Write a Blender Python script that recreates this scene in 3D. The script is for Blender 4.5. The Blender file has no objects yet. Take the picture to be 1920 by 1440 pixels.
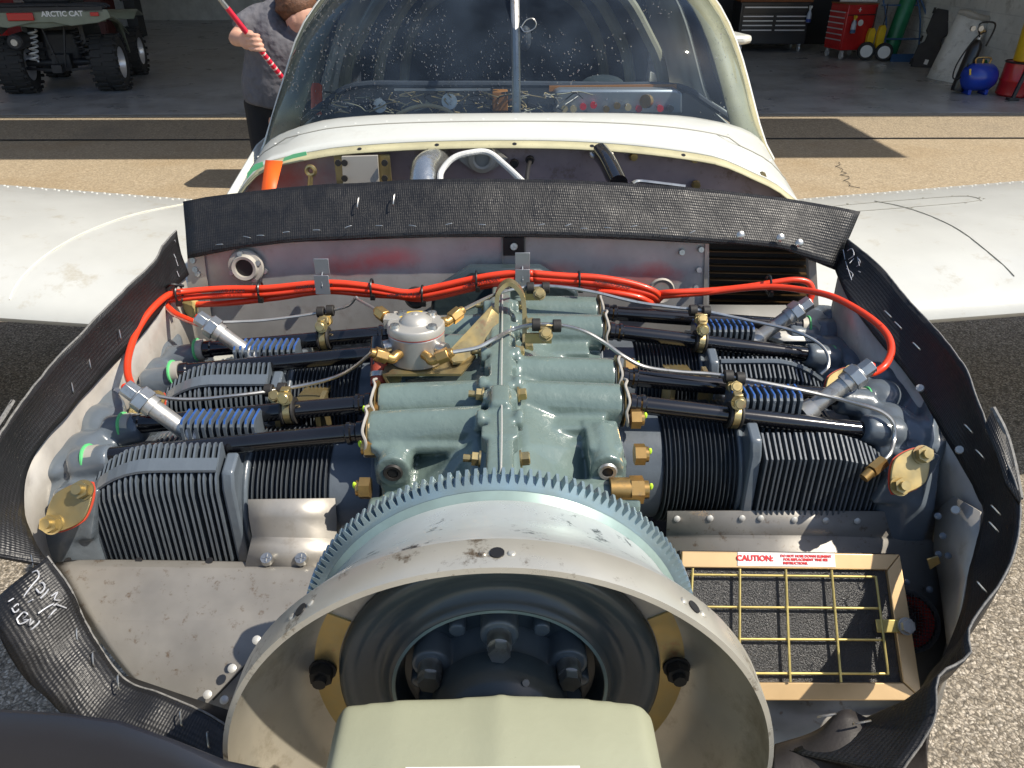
import bpy, bmesh, math, random
from mathutils import Vector, Matrix, noise
R = math.radians
random.seed(7)
scn = bpy.context.scene
COL = scn.collection
V = Vector

# ------------------------------------------------------------------ camera, sky, sun
CAM_H = 1.62
PITCH_W, PITCH_A, YAW, FPX = R(30.0), R(28.35), R(0.523), 1443.0
cd = bpy.data.cameras.new('camera'); cam = bpy.data.objects.new('camera', cd); COL.objects.link(cam)
cam.location = (0.0006, 0, CAM_H); cam.rotation_euler = (math.pi/2 - PITCH_W, 0, -YAW)
cd.sensor_width = 36.0; cd.lens = 36.0*FPX/1920.0; cd.clip_start = 0.02; cd.clip_end = 400
cd.dof.use_dof = False
scn.camera = cam
SUN_EL, SUN_AZ = R(52), R(106)          # azimuth measured from +y towards +x
sdir = V((math.sin(SUN_AZ)*math.cos(SUN_EL), math.cos(SUN_AZ)*math.cos(SUN_EL), math.sin(SUN_EL)))
w = bpy.data.worlds.new('World'); scn.world = w; w.use_nodes = True
nt = w.node_tree; nt.nodes.clear()
o_ = nt.nodes.new('ShaderNodeOutputWorld'); b_ = nt.nodes.new('ShaderNodeBackground')
s_ = nt.nodes.new('ShaderNodeTexSky'); s_.sky_type = 'NISHITA'; s_.sun_disc = False
s_.sun_elevation = SUN_EL; s_.sun_rotation = SUN_AZ; s_.air_density = 1.0; s_.dust_density = 1.0
b_.inputs[1].default_value = 0.13
nt.links.new(s_.outputs[0], b_.inputs[0]); nt.links.new(b_.outputs[0], o_.inputs[0])
sl = bpy.data.lights.new('sun', 'SUN'); sl.energy = 4.95; sl.angle = R(0.5); sl.color = (1, .925, .80)
so = bpy.data.objects.new('sun', sl); COL.objects.link(so)
so.rotation_euler = sdir.to_track_quat('Z', 'Y').to_euler(); so.location = (3, 4, 8)
scn.view_settings.view_transform = 'Standard'; scn.view_settings.look = 'None'
scn.view_settings.exposure = 0.20; scn.view_settings.gamma = 1; scn.view_settings.use_curve_mapping = False
try:
    scn.cycles.max_bounces = 8; scn.cycles.transparent_max_bounces = 12; scn.cycles.caustics_reflective = False; scn.cycles.caustics_refractive = False
except Exception: pass

# ------------------------------------------------------------------ pixel of a survey -> place, on a known plane
def ray(px, py, th):
    X, U = (px-960)/FPX, -(py-720)/FPX
    yy, zz = math.cos(th)+math.sin(th)*U, -math.sin(th)+math.cos(th)*U
    return V((X*math.cos(YAW)+yy*math.sin(YAW), -X*math.sin(YAW)+yy*math.cos(YAW), zz))
def A(px, py, y=None, z=None, x=None):          # aircraft frame (origin at the eye point, y aft, z up)
    r = ray(px, py, PITCH_A)
    k = y/r.y if y is not None else (z/r.z if z is not None else x/r.x)
    return r*k
def W(px, py, y=None, z=0.0, x=None):            # world frame
    r = ray(px, py, PITCH_W)
    k = y/r.y if y is not None else ((z-CAM_H)/r.z if x is None else x/r.x)
    return r*k + V((0, 0, CAM_H))

# ------------------------------------------------------------------ mesh builder
def perp(d):
    d = d.normalized(); a = V((0, 0, 1)) if abs(d.z) < .9 else V((1, 0, 0))
    u = d.cross(a).normalized(); return u, d.cross(u).normalized()
def crv(pts, res=6):
    pts = [V(p) for p in pts]
    if len(pts) < 3 or res < 2: return pts
    P = [pts[0]*2-pts[1]]+pts+[pts[-1]*2-pts[-2]]; out = []
    for i in range(1, len(P)-2):
        a, b, c, d = P[i-1:i+3]
        for k in range(res):
            t = k/res
            out.append(.5*((2*b)+(c-a)*t+(2*a-5*b+4*c-d)*t*t+(3*b-a-3*c+d)*t**3))
    out.append(pts[-1]); return out
class MB:
    def __init__(s): s.v = []; s.f = []; s.uv = {}
    def add(s, vs, fs):
        n = len(s.v); s.v += [V(p) for p in vs]; s.f += [tuple(i+n for i in f) for f in fs]; return s
    def box(s, c, d, rot=None):
        c = V(c); x, y, z = [k/2 for k in d]
        vs = [V((a*x, b*y, e*z)) for a in (-1, 1) for b in (-1, 1) for e in (-1, 1)]
        if rot is not None: vs = [rot @ p for p in vs]
        return s.add([p+c for p in vs], [(0,1,3,2),(4,6,7,5),(0,4,5,1),(2,3,7,6),(0,2,6,4),(1,5,7,3)])
    def beam(s, p0, p1, w_, h_):                  # rectangular bar between two points
        p0, p1 = V(p0), V(p1); d = p1-p0; u, v = perp(d)
        vs = [p+u*a*w_/2+v*b*h_/2 for p in (p0, p1) for a, b in ((-1,-1),(1,-1),(1,1),(-1,1))]
        return s.add(vs, [(3,2,1,0),(4,5,6,7)]+[(i, (i+1)%4, 4+(i+1)%4, 4+i) for i in range(4)])
    def cyl(s, p0, p1, r0, r1=None, n=16, rot0=0):
        p0, p1 = V(p0), V(p1); r1 = r0 if r1 is None else r1; u, v = perp(p1-p0)
        vs = [p+(u*math.cos(a)+v*math.sin(a))*r for p, r in ((p0, r0), (p1, r1)) for a in [rot0+2*math.pi*i/n for i in range(n)]]
        return s.add(vs, [tuple(range(n-1, -1, -1)), tuple(range(n, 2*n))]+[(i, (i+1)%n, n+(i+1)%n, n+i) for i in range(n)])
    def tube(s, pts, r, n=10, res=6, caps=True):
        P = crv(pts, res); m = len(P); rr = r if isinstance(r, (list, tuple)) else None
        base = len(s.v); t = (P[1]-P[0]).normalized(); u, v = perp(t)
        for i, p in enumerate(P):
            t2 = (P[min(i+1, m-1)]-P[max(i-1, 0)]).normalized()
            u = (u-t2*u.dot(t2)).normalized(); v = t2.cross(u)
            if rr:
                q = i/(m-1)*(len(rr)-1); k = min(int(q), len(rr)-2); rad = rr[k]*(1-(q-k))+rr[k+1]*(q-k)
            else: rad = r
            for j in range(n):
                a = 2*math.pi*j/n; s.v.append(p+(u*math.cos(a)+v*math.sin(a))*rad)
        for i in range(m-1):
            for j in range(n):
                a, b = base+i*n+j, base+i*n+(j+1)%n; s.f.append((a, b, b+n, a+n))
        if caps:
            s.f.append(tuple(base+j for j in range(n-1, -1, -1))); s.f.append(tuple(base+(m-1)*n+j for j in range(n)))
        return s
    def lathe(s, prof, c, ax, n=32, a0=0, a1=2*math.pi):     # prof: (radius, distance along axis)
        c, ax = V(c), V(ax).normalized(); u, v = perp(ax); full = abs(a1-a0-2*math.pi) < 1e-6
        base = len(s.v); k = n if full else n+1; m = len(prof)
        for i in range(k):
            a = a0+(a1-a0)*i/n
            for r, h in prof: s.v.append(c+ax*h+(u*math.cos(a)+v*math.sin(a))*r)
        for i in range(n):
            i2 = (i+1) % k
            for j in range(m-1):
                s.f.append((base+i*m+j, base+i2*m+j, base+i2*m+j+1, base+i*m+j+1))
        return s
    def prism(s, poly, off):
        n = len(poly); off = V(off); P = [V(p) for p in poly]
        return s.add(P+[p+off for p in P], [tuple(range(n)), tuple(range(2*n-1, n-1, -1))]+[(i, i+n, (i+1)%n+n, (i+1)%n) for i in range(n)])
    def grid(s, rows):                             # rows of points, carries a metric uv
        base = len(s.v); m = len(rows[0]); nr = len(rows)
        L = 0.0
        for i, r in enumerate(rows):
            if i: L += (V(r[m//2])-V(rows[i-1][m//2])).length
            d = 0.0
            for j, p in enumerate(r):
                if j: d += (V(p)-V(r[j-1])).length
                s.uv[len(s.v)] = (L, d); s.v.append(V(p))
        for i in range(nr-1):
            for j in range(m-1):
                a = base+i*m+j; s.f.append((a, a+1, a+m+1, a+m))
        return s
    def ball(s, c, r, n=12, m=8):
        c = V(c); r = r if isinstance(r, (tuple, list)) else (r, r, r); base = len(s.v)
        s.v.append(c+V((0, 0, r[2])))
        for i in range(1, m):
            for j in range(n):
                a, b = math.pi*i/m, 2*math.pi*j/n
                s.v.append(c+V((r[0]*math.sin(a)*math.cos(b), r[1]*math.sin(a)*math.sin(b), r[2]*math.cos(a))))
        s.v.append(c-V((0, 0, r[2]))); e = len(s.v)-1
        for j in range(n):
            s.f.append((base, base+1+j, base+1+(j+1)%n)); s.f.append((e, e-n+(j+1)%n, e-n+j))
        for i in range(m-2):
            for j in range(n):
                a, b = base+1+i*n+j, base+1+i*n+(j+1)%n; s.f.append((a, a+n, b+n, b))
        return s
    def rot(s, M):
        s.v = [M @ p for p in s.v]; return s
    def mesh(s, name, center=None, angle=35, fix=True):
        me = bpy.data.meshes.new(name); c = V((0, 0, 0)) if center is None else center
        me.from_pydata([p-c for p in s.v], [], s.f); me.update()
        if s.uv:
            uvl = me.uv_layers.new(name='uv')
            for lp in me.loops: uvl.data[lp.index].uv = s.uv.get(lp.vertex_index, (0, 0))
        if fix:
            bm = bmesh.new(); bm.from_mesh(me); bmesh.ops.recalc_face_normals(bm, faces=bm.faces); bm.to_mesh(me); bm.free()
        if angle:
            for p in me.polygons: p.use_smooth = True
            me.set_sharp_from_angle(angle=R(angle))
        return me
    def center(s):
        xs = [min(p[k] for p in s.v) for k in range(3)]; ys = [max(p[k] for p in s.v) for k in range(3)]
        return V([(a+b)/2 for a, b in zip(xs, ys)])
POS = {}
def tag(o, label=None, cat=None, group=None, kind=None):
    if label: o['label'] = label
    if cat: o['category'] = cat
    if group: o['group'] = group
    if kind: o['kind'] = kind
    return o
def thing(name, label, cat, loc=(0,0,0), rotz=0, group=None, mat=None):
    """Empty at the thing's base. Its parts are modelled in the thing's own frame (origin at the base)."""
    o = bpy.data.objects.new(name, None); COL.objects.link(o); o.empty_display_size = .1
    if mat is not None: o.matrix_world = mat
    else: o.location = loc; o.rotation_euler = (0, 0, rotz)
    POS[o] = V((0, 0, 0)); return tag(o, label, cat, group)
def part(name, mb, m, parent=None, angle=35, bevel=0, solid=0, remesh=0, smooth=0, sub=0, label=None, kind=None):
    c = mb.center(); me = mb.mesh(name, c, angle if not remesh else 180)
    o = bpy.data.objects.new(name, me); COL.objects.link(o); me.materials.append(m)
    if parent is not None: o.parent = parent; o.location = c-POS[parent]
    else: o.location = c
    POS[o] = c
    if solid:
        q = o.modifiers.new('solid', 'SOLIDIFY'); q.thickness = solid; q.offset = 0
    if bevel:
        q = o.modifiers.new('bevel', 'BEVEL'); q.width = bevel; q.segments = 2; q.limit_method = 'ANGLE'; q.angle_limit = R(40)
        q.harden_normals = False
    if remesh:
        q = o.modifiers.new('remesh', 'REMESH'); q.mode = 'VOXEL'; q.voxel_size = remesh; q.use_smooth_shade = True
    if smooth:
        q = o.modifiers.new('smooth', 'SMOOTH'); q.iterations = smooth; q.factor = .5
    if sub:
        q = o.modifiers.new('sub', 'SUBSURF'); q.levels = sub; q.render_levels = sub
    return tag(o, label, kind=kind)
def piece(name, me, m, parent, M):
    if not me.materials: me.materials.append(m)
    o = bpy.data.objects.new(name, me); COL.objects.link(o); o.parent = parent
    o.matrix_basis = Matrix.Translation(-POS[parent]) @ M
    if me.materials[0] != m:
        o.material_slots[0].link = 'OBJECT'; o.material_slots[0].material = m
    POS[o] = M.to_translation(); return o
def T(p): return Matrix.Translation(V(p))
def look(d, up=V((0,0,1))):                        # local z along d
    return V(d).to_track_quat('Z', 'Y').to_matrix().to_4x4()
def textmesh(s, size, name='lettering', align='CENTER', depth=.0004, bold=0):
    cu = bpy.data.curves.new(name, 'FONT'); cu.body = s; cu.size = size; cu.extrude = depth; cu.align_x = align; cu.align_y = 'CENTER'; cu.offset = bold
    cu.resolution_u = 3
    o = bpy.data.objects.new(name, cu); COL.objects.link(o)
    dg = bpy.context.evaluated_depsgraph_get(); me = bpy.data.meshes.new_from_object(o.evaluated_get(dg))
    bpy.data.objects.remove(o); bpy.data.curves.remove(cu); me.name = name; me.materials.clear(); return me

# ------------------------------------------------------------------ materials
def mat(name, col, rough=.5, metal=0.0, var=0.0, vscale=12.0, col2=None, bump=0.0, bscale=200.0, rvar=0.0, coat=0.0,
        spots=None, weave=0.0, dirt=None, dscale=25.0, dlo=.55, dhi=.7, trans=0.0, ior=1.5, spec=.5, aniso=None, lump=0.0, lscale=40.0):
    m = bpy.data.materials.new(name); m.use_nodes = True; t = m.node_tree; N, L = t.nodes, t.links
    b = N['Principled BSDF']; b.inputs['Roughness'].default_value = rough; b.inputs['Metallic'].default_value = metal
    b.inputs['Base Color'].default_value = (*col, 1); b.inputs['Coat Weight'].default_value = coat; b.inputs['Coat Roughness'].default_value = .08
    b.inputs['Transmission Weight'].default_value = trans; b.inputs['IOR'].default_value = ior; b.inputs['Specular IOR Level'].default_value = spec
    tc = N.new('ShaderNodeTexCoord'); geo = N.new('ShaderNodeNewGeometry'); src = geo.outputs['Position']
    def nz(scale, detail=4, rough_=.6):
        n = N.new('ShaderNodeTexNoise'); n.inputs['Scale'].default_value = scale; n.inputs['Detail'].default_value = detail
        n.inputs['Roughness'].default_value = rough_; L.new(src, n.inputs['Vector']); return n.outputs['Fac']
    def ramp(x, lo, hi):
        r = N.new('ShaderNodeMapRange'); r.inputs[1].default_value = lo; r.inputs[2].default_value = hi; L.new(x, r.inputs[0]); return r.outputs[0]
    def mix(f, a, c):
        q = N.new('ShaderNodeMix'); q.data_type = 'RGBA'
        (L.new(f, q.inputs[0]) if not isinstance(f, float) else setattr(q.inputs[0], 'default_value', f))
        for k, v in ((6, a), (7, c)):
            if isinstance(v, tuple): q.inputs[k].default_value = (*v, 1)
            else: L.new(v, q.inputs[k])
        return q.outputs[2]
    cur = tuple(col)
    if var or col2:
        c2 = col2 or tuple(max(0, k*(1-var)) for k in col); c1 = tuple(min(1, k*(1+var)) for k in col) if not col2 else col
        cur = mix(ramp(nz(vscale), .32, .68), c1, c2)
    if dirt: cur = mix(ramp(nz(dscale, 8, .75), dlo, dhi), cur, dirt)
    if spots:                                       # list of (centre, radius, colour, strength): paint overspray and stains of the metal itself
        for c, r_, sc, st in spots:
            d = N.new('ShaderNodeVectorMath'); d.operation = 'SUBTRACT'; L.new(src, d.inputs[0]); d.inputs[1].default_value = c
            sc_ = N.new('ShaderNodeVectorMath'); sc_.operation = 'DIVIDE'; L.new(d.outputs[0], sc_.inputs[0]); sc_.inputs[1].default_value = r_
            ln = N.new('ShaderNodeVectorMath'); ln.operation = 'LENGTH'; L.new(sc_.outputs[0], ln.inputs[0])
            ad = N.new('ShaderNodeMath'); ad.operation = 'ADD'; L.new(ln.outputs['Value'], ad.inputs[0])
            sm = N.new('ShaderNodeMath'); sm.operation = 'MULTIPLY'; L.new(nz(30), sm.inputs[0]); sm.inputs[1].default_value = .9; L.new(sm.outputs[0], ad.inputs[1])
            rr = N.new('ShaderNodeMapRange'); rr.inputs[1].default_value = .50; rr.inputs[2].default_value = 1.25; rr.inputs[3].default_value = st; rr.inputs[4].default_value = 0
            L.new(ad.outputs[0], rr.inputs[0]); cur = mix(rr.outputs[0], cur, sc)
    if not isinstance(cur, tuple): L.new(cur, b.inputs['Base Color'])
    if rvar:
        rr = N.new('ShaderNodeMapRange'); rr.inputs[3].default_value = max(.02, rough-rvar); rr.inputs[4].default_value = min(1, rough+rvar)
        L.new(ramp(nz(vscale*1.7, 6), .3, .7), rr.inputs[0]); L.new(rr.outputs[0], b.inputs['Roughness'])
    h = None
    def addh(x, k):
        nonlocal h
        q = N.new('ShaderNodeMath'); q.operation = 'MULTIPLY_ADD'; L.new(x, q.inputs[0]); q.inputs[1].default_value = k
        if h is not None: L.new(h, q.inputs[2])
        else: q.inputs[2].default_value = 0
        h = q.outputs[0]
    if bump: addh(nz(bscale, 3), bump)
    if lump: addh(nz(lscale, 2), lump)
    if weave:
        sp = N.new('ShaderNodeSeparateXYZ'); L.new(tc.outputs['UV'], sp.inputs[0])
        outs = []
        for k in (0, 1):
            a = N.new('ShaderNodeMath'); a.operation = 'MULTIPLY_ADD'; L.new(sp.outputs[k], a.inputs[0]); a.inputs[1].default_value = 2*math.pi/(.0030 if k == 0 else .0046); L.new(nz(25), a.inputs[2])
            c = N.new('ShaderNodeMath'); c.operation = 'SINE'; L.new(a.outputs[0], c.inputs[0]); outs.append(c.outputs[0])
        mm = N.new('ShaderNodeMath'); mm.operation = 'ADD'; L.new(outs[0], mm.inputs[0]); L.new(outs[1], mm.inputs[1])
        addh(mm.outputs[0], weave)
    if h is not None:
        bp = N.new('ShaderNodeBump'); bp.inputs['Strength'].default_value = 1; bp.inputs['Distance'].default_value = 1; L.new(h, bp.inputs['Height'])
        L.new(bp.outputs[0], b.inputs['Normal'])
    return m
def afw(p): return AFM @ V(p)
AFM = T((0, 0, CAM_H)) @ Matrix.Rotation(R(-1.65), 4, 'X')
# ------------------------------------------------------------------ materials of the place
ZC, XC = -0.574, -0.006
M = {}
def mk(k, *a, **b): M[k] = mat(k, *a, **b)
redspots = [(afw(A(655, 500, y=1.185)), (.085, .2, .03), (.78, .12, .10), .75), (afw(A(735, 485, y=1.185)), (.07, .2, .03), (.75, .14, .14), .6),
            (afw(A(1045, 510, y=1.185)), (.06, .2, .03), (.7, .14, .14), .5), (afw(A(1215, 515, y=1.185)), (.085, .2, .03), (.78, .10, .08), .75),
            (afw(A(420, 480, y=1.185)), (.07, .2, .02), (.55, .30, .30), .2)]
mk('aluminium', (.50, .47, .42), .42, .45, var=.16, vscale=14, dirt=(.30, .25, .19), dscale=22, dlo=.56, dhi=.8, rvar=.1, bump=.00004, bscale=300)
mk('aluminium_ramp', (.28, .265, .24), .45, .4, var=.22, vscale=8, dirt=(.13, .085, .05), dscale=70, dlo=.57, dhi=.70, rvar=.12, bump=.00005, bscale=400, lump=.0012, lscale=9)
mk('aluminium_rear', (.50, .49, .475), .42, .35, var=.15, vscale=12, dirt=(.33, .28, .25), dscale=18, dlo=.55, dhi=.8, rvar=.1, spots=redspots)
mk('firewall_metal', (.42, .33, .34), .45, .3, var=.2, vscale=8, dirt=(.2, .14, .1), dscale=20, spots=[(afw(A(520, 335, y=1.5)), (.14, .2, .06), (.5, .08, .06), .8)])
mk('zinc_yellow', (.50, .46, .28), .6, 0, var=.15, vscale=15, dirt=(.12, .10, .06), dscale=90, dlo=.62, dhi=.68)
mk('frame_tan', (.36, .33, .19), .55, 0, var=.2, vscale=10, dirt=(.05, .045, .03), dscale=110, dlo=.60, dhi=.66)
mk('case_green', (.145, .198, .183), .25, 0, var=.10, vscale=11, bump=.0006, bscale=150, lump=.0018, lscale=32, coat=.5, rvar=.08, dirt=(.10, .12, .10), dscale=45, dlo=.64, dhi=.8)
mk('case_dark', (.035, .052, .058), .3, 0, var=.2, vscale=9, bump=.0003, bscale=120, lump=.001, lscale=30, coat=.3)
mk('case_dark_hub', (.13, .155, .165), .3, 0, var=.1, coat=.3, bump=.0002, bscale=100)
mk('cast_grey', (.115, .138, .162), .28, 0, var=.1, vscale=12, bump=.0003, bscale=150, lump=.0015, lscale=28, coat=.3)
mk('fin_grey', (.10, .118, .138), .36, 0, var=.12, vscale=30, bump=.0002, bscale=200)
mk('barrel_black', (.075, .086, .10), .32, .1, var=.15, vscale=30)
mk('bright_edge', (.55, .55, .53), .4, .6)
mk('blue_paint', (.03, .10, .33), .35, 0, var=.3, vscale=60)
mk('tube_black', (.009, .009, .011), .13, 0, coat=.6, bump=.00005, bscale=90, var=.3)
mk('rubber', (.022, .020, .018), .6, 0, bump=.0002, bscale=300)
mk('brass', (.55, .34, .12), .33, .85, var=.15, vscale=40, dirt=(.35, .25, .14), dscale=70)
mk('cadmium', (.52, .38, .15), .36, .8, var=.2, vscale=25, col2=(.42, .36, .2), dirt=(.45, .17, .09), dscale=25, dlo=.58, dhi=.75, rvar=.1)
mk('steel', (.50, .50, .48), .34, .9, var=.12, vscale=50, dirt=(.3, .27, .24), dscale=80)
mk('steel_dull', (.50, .49, .46), .4, .7, var=.12, vscale=40, dirt=(.25, .2, .15), dscale=60)
mk('white_rivet', (.6, .59, .55), .45, .3)
mk('gear_zinc', (.36, .50, .58), .27, .6, var=.15, vscale=40, col2=(.34, .44, .46))
mk('gear_green', (.30, .40, .37), .35, .3, var=.12, vscale=30)
mk('bowl_metal', (.56, .54, .47), .33, .5, var=.12, vscale=8, dirt=(.14, .10, .06), dscale=34, dlo=.56, dhi=.66, rvar=.1)
mk('bowl_inside', (.46, .42, .34), .36, .5, var=.2, vscale=7, dirt=(.25, .2, .13), dscale=16, dlo=.52, dhi=.75, rvar=.1)
mk('bowl_white', (.58, .60, .58), .33, .4, var=.14, vscale=9, dirt=(.06, .06, .06), dscale=30, dlo=.57, dhi=.63, rvar=.1)
mk('flange_slate', (.06, .078, .085), .33, 0, var=.12, vscale=12, coat=.3, bump=.0002, bscale=100, dirt=(.22, .23, .22), dscale=30, dlo=.70, dhi=.76)
mk('prop_sage', (.34, .355, .26), .5, 0, var=.06, vscale=9, bump=.0002, bscale=160, dirt=(.20, .20, .14), dscale=60, dlo=.64, dhi=.72)
mk('prop_navy', (.016, .018, .026), .38, 0, var=.1, vscale=10, bump=.00008, bscale=250, dirt=(.12, .12, .13), dscale=90, dlo=.74, dhi=.77)
mk('red_cable', (.80, .055, .016), .33, 0, var=.06, vscale=40, coat=.15)
mk('black_print', (.02, .01, .01), .5)
mk('tie_black', (.012, .012, .012), .35)
mk('fabric', (.012, .012, .013), .46, 0, weave=.00010, bump=.0006, bscale=180, lump=.002, lscale=18, dirt=(.06, .058, .055), dscale=150, dlo=.60, dhi=.78, rvar=.12, vscale=30)
mk('fabric_edge', (.19, .185, .175), .8, 0, bump=.0006, bscale=500, var=.3, vscale=200)
mk('fabric_brown', (.032, .027, .025), .6, 0, bump=.0003, bscale=300, var=.2)
mk('silver_ink', (.62, .63, .66), .4, .3)
mk('white_paint', (.64, .65, .60), .35, 0, var=.04, vscale=5, dirt=(.55, .54, .48), dscale=9, dlo=.55, dhi=.8, coat=.2, lump=.0004, lscale=6)
mk('white_wing', (.57, .575, .54), .33, 0, var=.07, vscale=3, dirt=(.42, .38, .29), dscale=10, dlo=.56, dhi=.76, coat=.2, bump=.00015, bscale=70)
mk('panel_line', (.30, .29, .25), .7)
mk('panel_line_pale', (.74, .73, .62), .5)
mk('rivet_white', (.75, .75, .70), .35)
mk('orange_tape', (1.0, .13, .01), .5)
mk('green_tape', (.16, .62, .30), .6)
mk('rtv_yellow', (.60, .50, .20), .4, bump=.001, bscale=60)
mk('gasket', (.45, .42, .37), .6, .2)
mk('gasket_red', (.65, .08, .04), .6)
mk('filter_foam', (.014, .014, .015), .3, 0, bump=.0018, bscale=520, spec=.8)
mk('frame_gold', (.72, .50, .26), .36, .45, var=.06, vscale=20)
mk('wire_gold', (.62, .50, .18), .35, .6, var=.15, vscale=60)
mk('label_white', (.85, .86, .85), .45)
mk('label_red', (.75, .02, .02), .5)
mk('duct_red', (.35, .012, .008), .5)
mk('mesh_dark', (.01, .01, .011), .6)
mk('green_ring', (.12, .55, .20), .4)
mk('hose_red', (.38, .06, .03), .6, var=.3, vscale=90)
mk('lime_paint', (.62, .95, .05), .5)
mk('cooler_black', (.006, .005, .004), .6)
mk('cooler_fin', (.10, .055, .02), .4, .3)
mk('foil', (.70, .70, .66), .22, .9, bump=.002, bscale=45)
mk('white_hose', (.65, .65, .62), .6, bump=.001, bscale=300)
mk('sticker_yellow', (.85, .55, .03), .5)
mk('divider_metal', (.52, .50, .45), .42, .45, var=.06, vscale=30, bump=.0001, bscale=400)
mk('divider_body', (.50, .47, .44), .38, .6, var=.1, vscale=20)
mk('interior_dark', (.012, .016, .026), .6, var=.3, vscale=5)
mk('interior_grey', (.05, .055, .065), .6, var=.2, vscale=6)
mk('interior_tan', (.30, .28, .19), .6, var=.15, vscale=10)
mk('panel_silver', (.36, .38, .40), .35, .6)
mk('copper_brown', (.42, .17, .04), .5)
mk('red_knob', (.65, .02, .03), .4)
mk('wire_tan', (.45, .34, .17), .6)
mk('matte_black', (.012, .012, .013), .5)

def glassmat(name, tint, fres=1.45, rough=.02):
    m = bpy.data.materials.new(name); m.use_nodes = True; t = m.node_tree; N, L = t.nodes, t.links; N.clear()
    o = N.new('ShaderNodeOutputMaterial'); mx = N.new('ShaderNodeMixShader'); tr = N.new('ShaderNodeBsdfTransparent'); gl = N.new('ShaderNodeBsdfGlossy')
    fr = N.new('ShaderNodeFresnel'); fr.inputs[0].default_value = fres; tr.inputs[0].default_value = (*tint, 1); gl.inputs['Roughness'].default_value = rough; df = N.new('ShaderNodeBsdfDiffuse'); df.inputs[0].default_value = (.45, .62, .85, 1); m2 = N.new('ShaderNodeMixShader'); nz_ = N.new('ShaderNodeTexNoise'); nz_.inputs['Scale'].default_value = 9; nz_.inputs['Detail'].default_value = 6; mr = N.new('ShaderNodeMapRange'); mr.inputs[1].default_value = .3; mr.inputs[2].default_value = .75; mr.inputs[3].default_value = .005; mr.inputs[4].default_value = .055; g_ = N.new('ShaderNodeNewGeometry'); L.new(g_.outputs['Position'], nz_.inputs['Vector']); L.new(nz_.outputs['Fac'], mr.inputs[0]); L.new(mr.outputs[0], m2.inputs[0]); L.new(tr.outputs[0], m2.inputs[1]); L.new(df.outputs[0], m2.inputs[2])
    L.new(fr.outputs[0], mx.inputs[0]); L.new(m2.outputs[0], mx.inputs[1]); L.new(gl.outputs[0], mx.inputs[2]); L.new(mx.outputs[0], o.inputs[0]); return m
M['plexi'] = glassmat('plexi', (.80, .86, .90))
M['water'] = mat('water', (.95, .97, 1), .02, 0, trans=1.0, ior=1.33)

# ------------------------------------------------------------------ the aircraft: one thing
B0 = V((0, 1.7, -1.5))
AC = thing('light_aircraft', 'white low wing light aircraft with its cowling off and the engine bare', 'aircraft', mat=AFM @ T(B0))
POS[AC] = B0
def resample(P, n):
    P = [V(p) for p in P]; d = [0]
    for a, b in zip(P, P[1:]): d.append(d[-1]+(b-a).length)
    out = []
    for i in range(n):
        t = d[-1]*i/(n-1); k = 0
        while k < len(P)-2 and d[k+1] < t: k += 1
        u = (t-d[k])/max(1e-9, d[k+1]-d[k]); out.append(P[k].lerp(P[k+1], min(1, max(0, u))))
    return out
def pix(lst, y=None):
    return [A(p[0], p[1], y=p[2] if len(p) > 2 else y) for p in lst]
def NZ(p, s=1.0): return noise.noise(V(p)*s)

# ---- scuttle deck in front of the windshield
lip = resample(crv(pix([(440,378),(460,343),(498,306),(540,293),(576,286),(635,276),(744,268),(852,264),(960,263),(1070,265),(1180,272),(1280,284),(1350,297),(1410,323),(1455,345),(1497,380)], 1.48), 4), 41)
basepx = [(487,300,1.84),(500,271,1.80),(515,258,1.77),(541,246,1.74),(575,235,1.71),(616,225,1.69),(690,218,1.67),(771,215,1.66),(960,213,1.655),(1150,213,1.66),(1220,215,1.67),(1285,219,1.69),(1340,228,1.71),(1382,238,1.74),(1412,252,1.77),(1432,271,1.80),(1446,300,1.84)]
wbase = resample(crv(pix(basepx), 4), 41)
rows = []
for i in range(9):
    t = i/8; rows.append([a.lerp(b, t)+V((0, 0, .012*math.sin(math.pi*t)*(1 if abs(a.x) < .4 else .3))) for a, b in zip(lip, wbase)])
deck = part('scuttle_deck', MB().grid(rows), M['white_paint'], AC, angle=60, solid=.003)
fl = MB().grid([[p+V((0, -.002, -.001)) for p in lip], [p+V((0, -.022, -.010)) for p in lip]])
part('deck_flange', fl, M['zinc_yellow'], AC, angle=60, solid=.002)
part('seam_line', MB().tube([a.lerp(b, .42)+V((0, 0, .0135 if abs(a.x) < .42 else .006)) for a, b in zip(lip, wbase)], .0013, 5, 1), M['panel_line'], AC)
rv = MB().ball((0,0,0), (.0038,.0038,.0016), 8, 4).mesh('rivet')
pl = [a.lerp(b, .52)+V((0, 0, .0125 if abs(a.x) < .42 else .005)) for a, b in zip(lip, wbase)]
for k in range(2, 39, 2): piece('rivet', rv, M['rivet_white'], AC, T(pl[k]))
hol = MB().cyl((0,0,0), (0,0,.001), .006, n=10).mesh('screw_hole')
for k in (10, 15, 20, 25, 31):
    piece('screw_hole', hol, M['matte_black'], AC, T(lip[k]+V((0,-.012,-.0045))) @ look((0,-.45,1)) @ Matrix.Scale(.7, 4))
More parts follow.
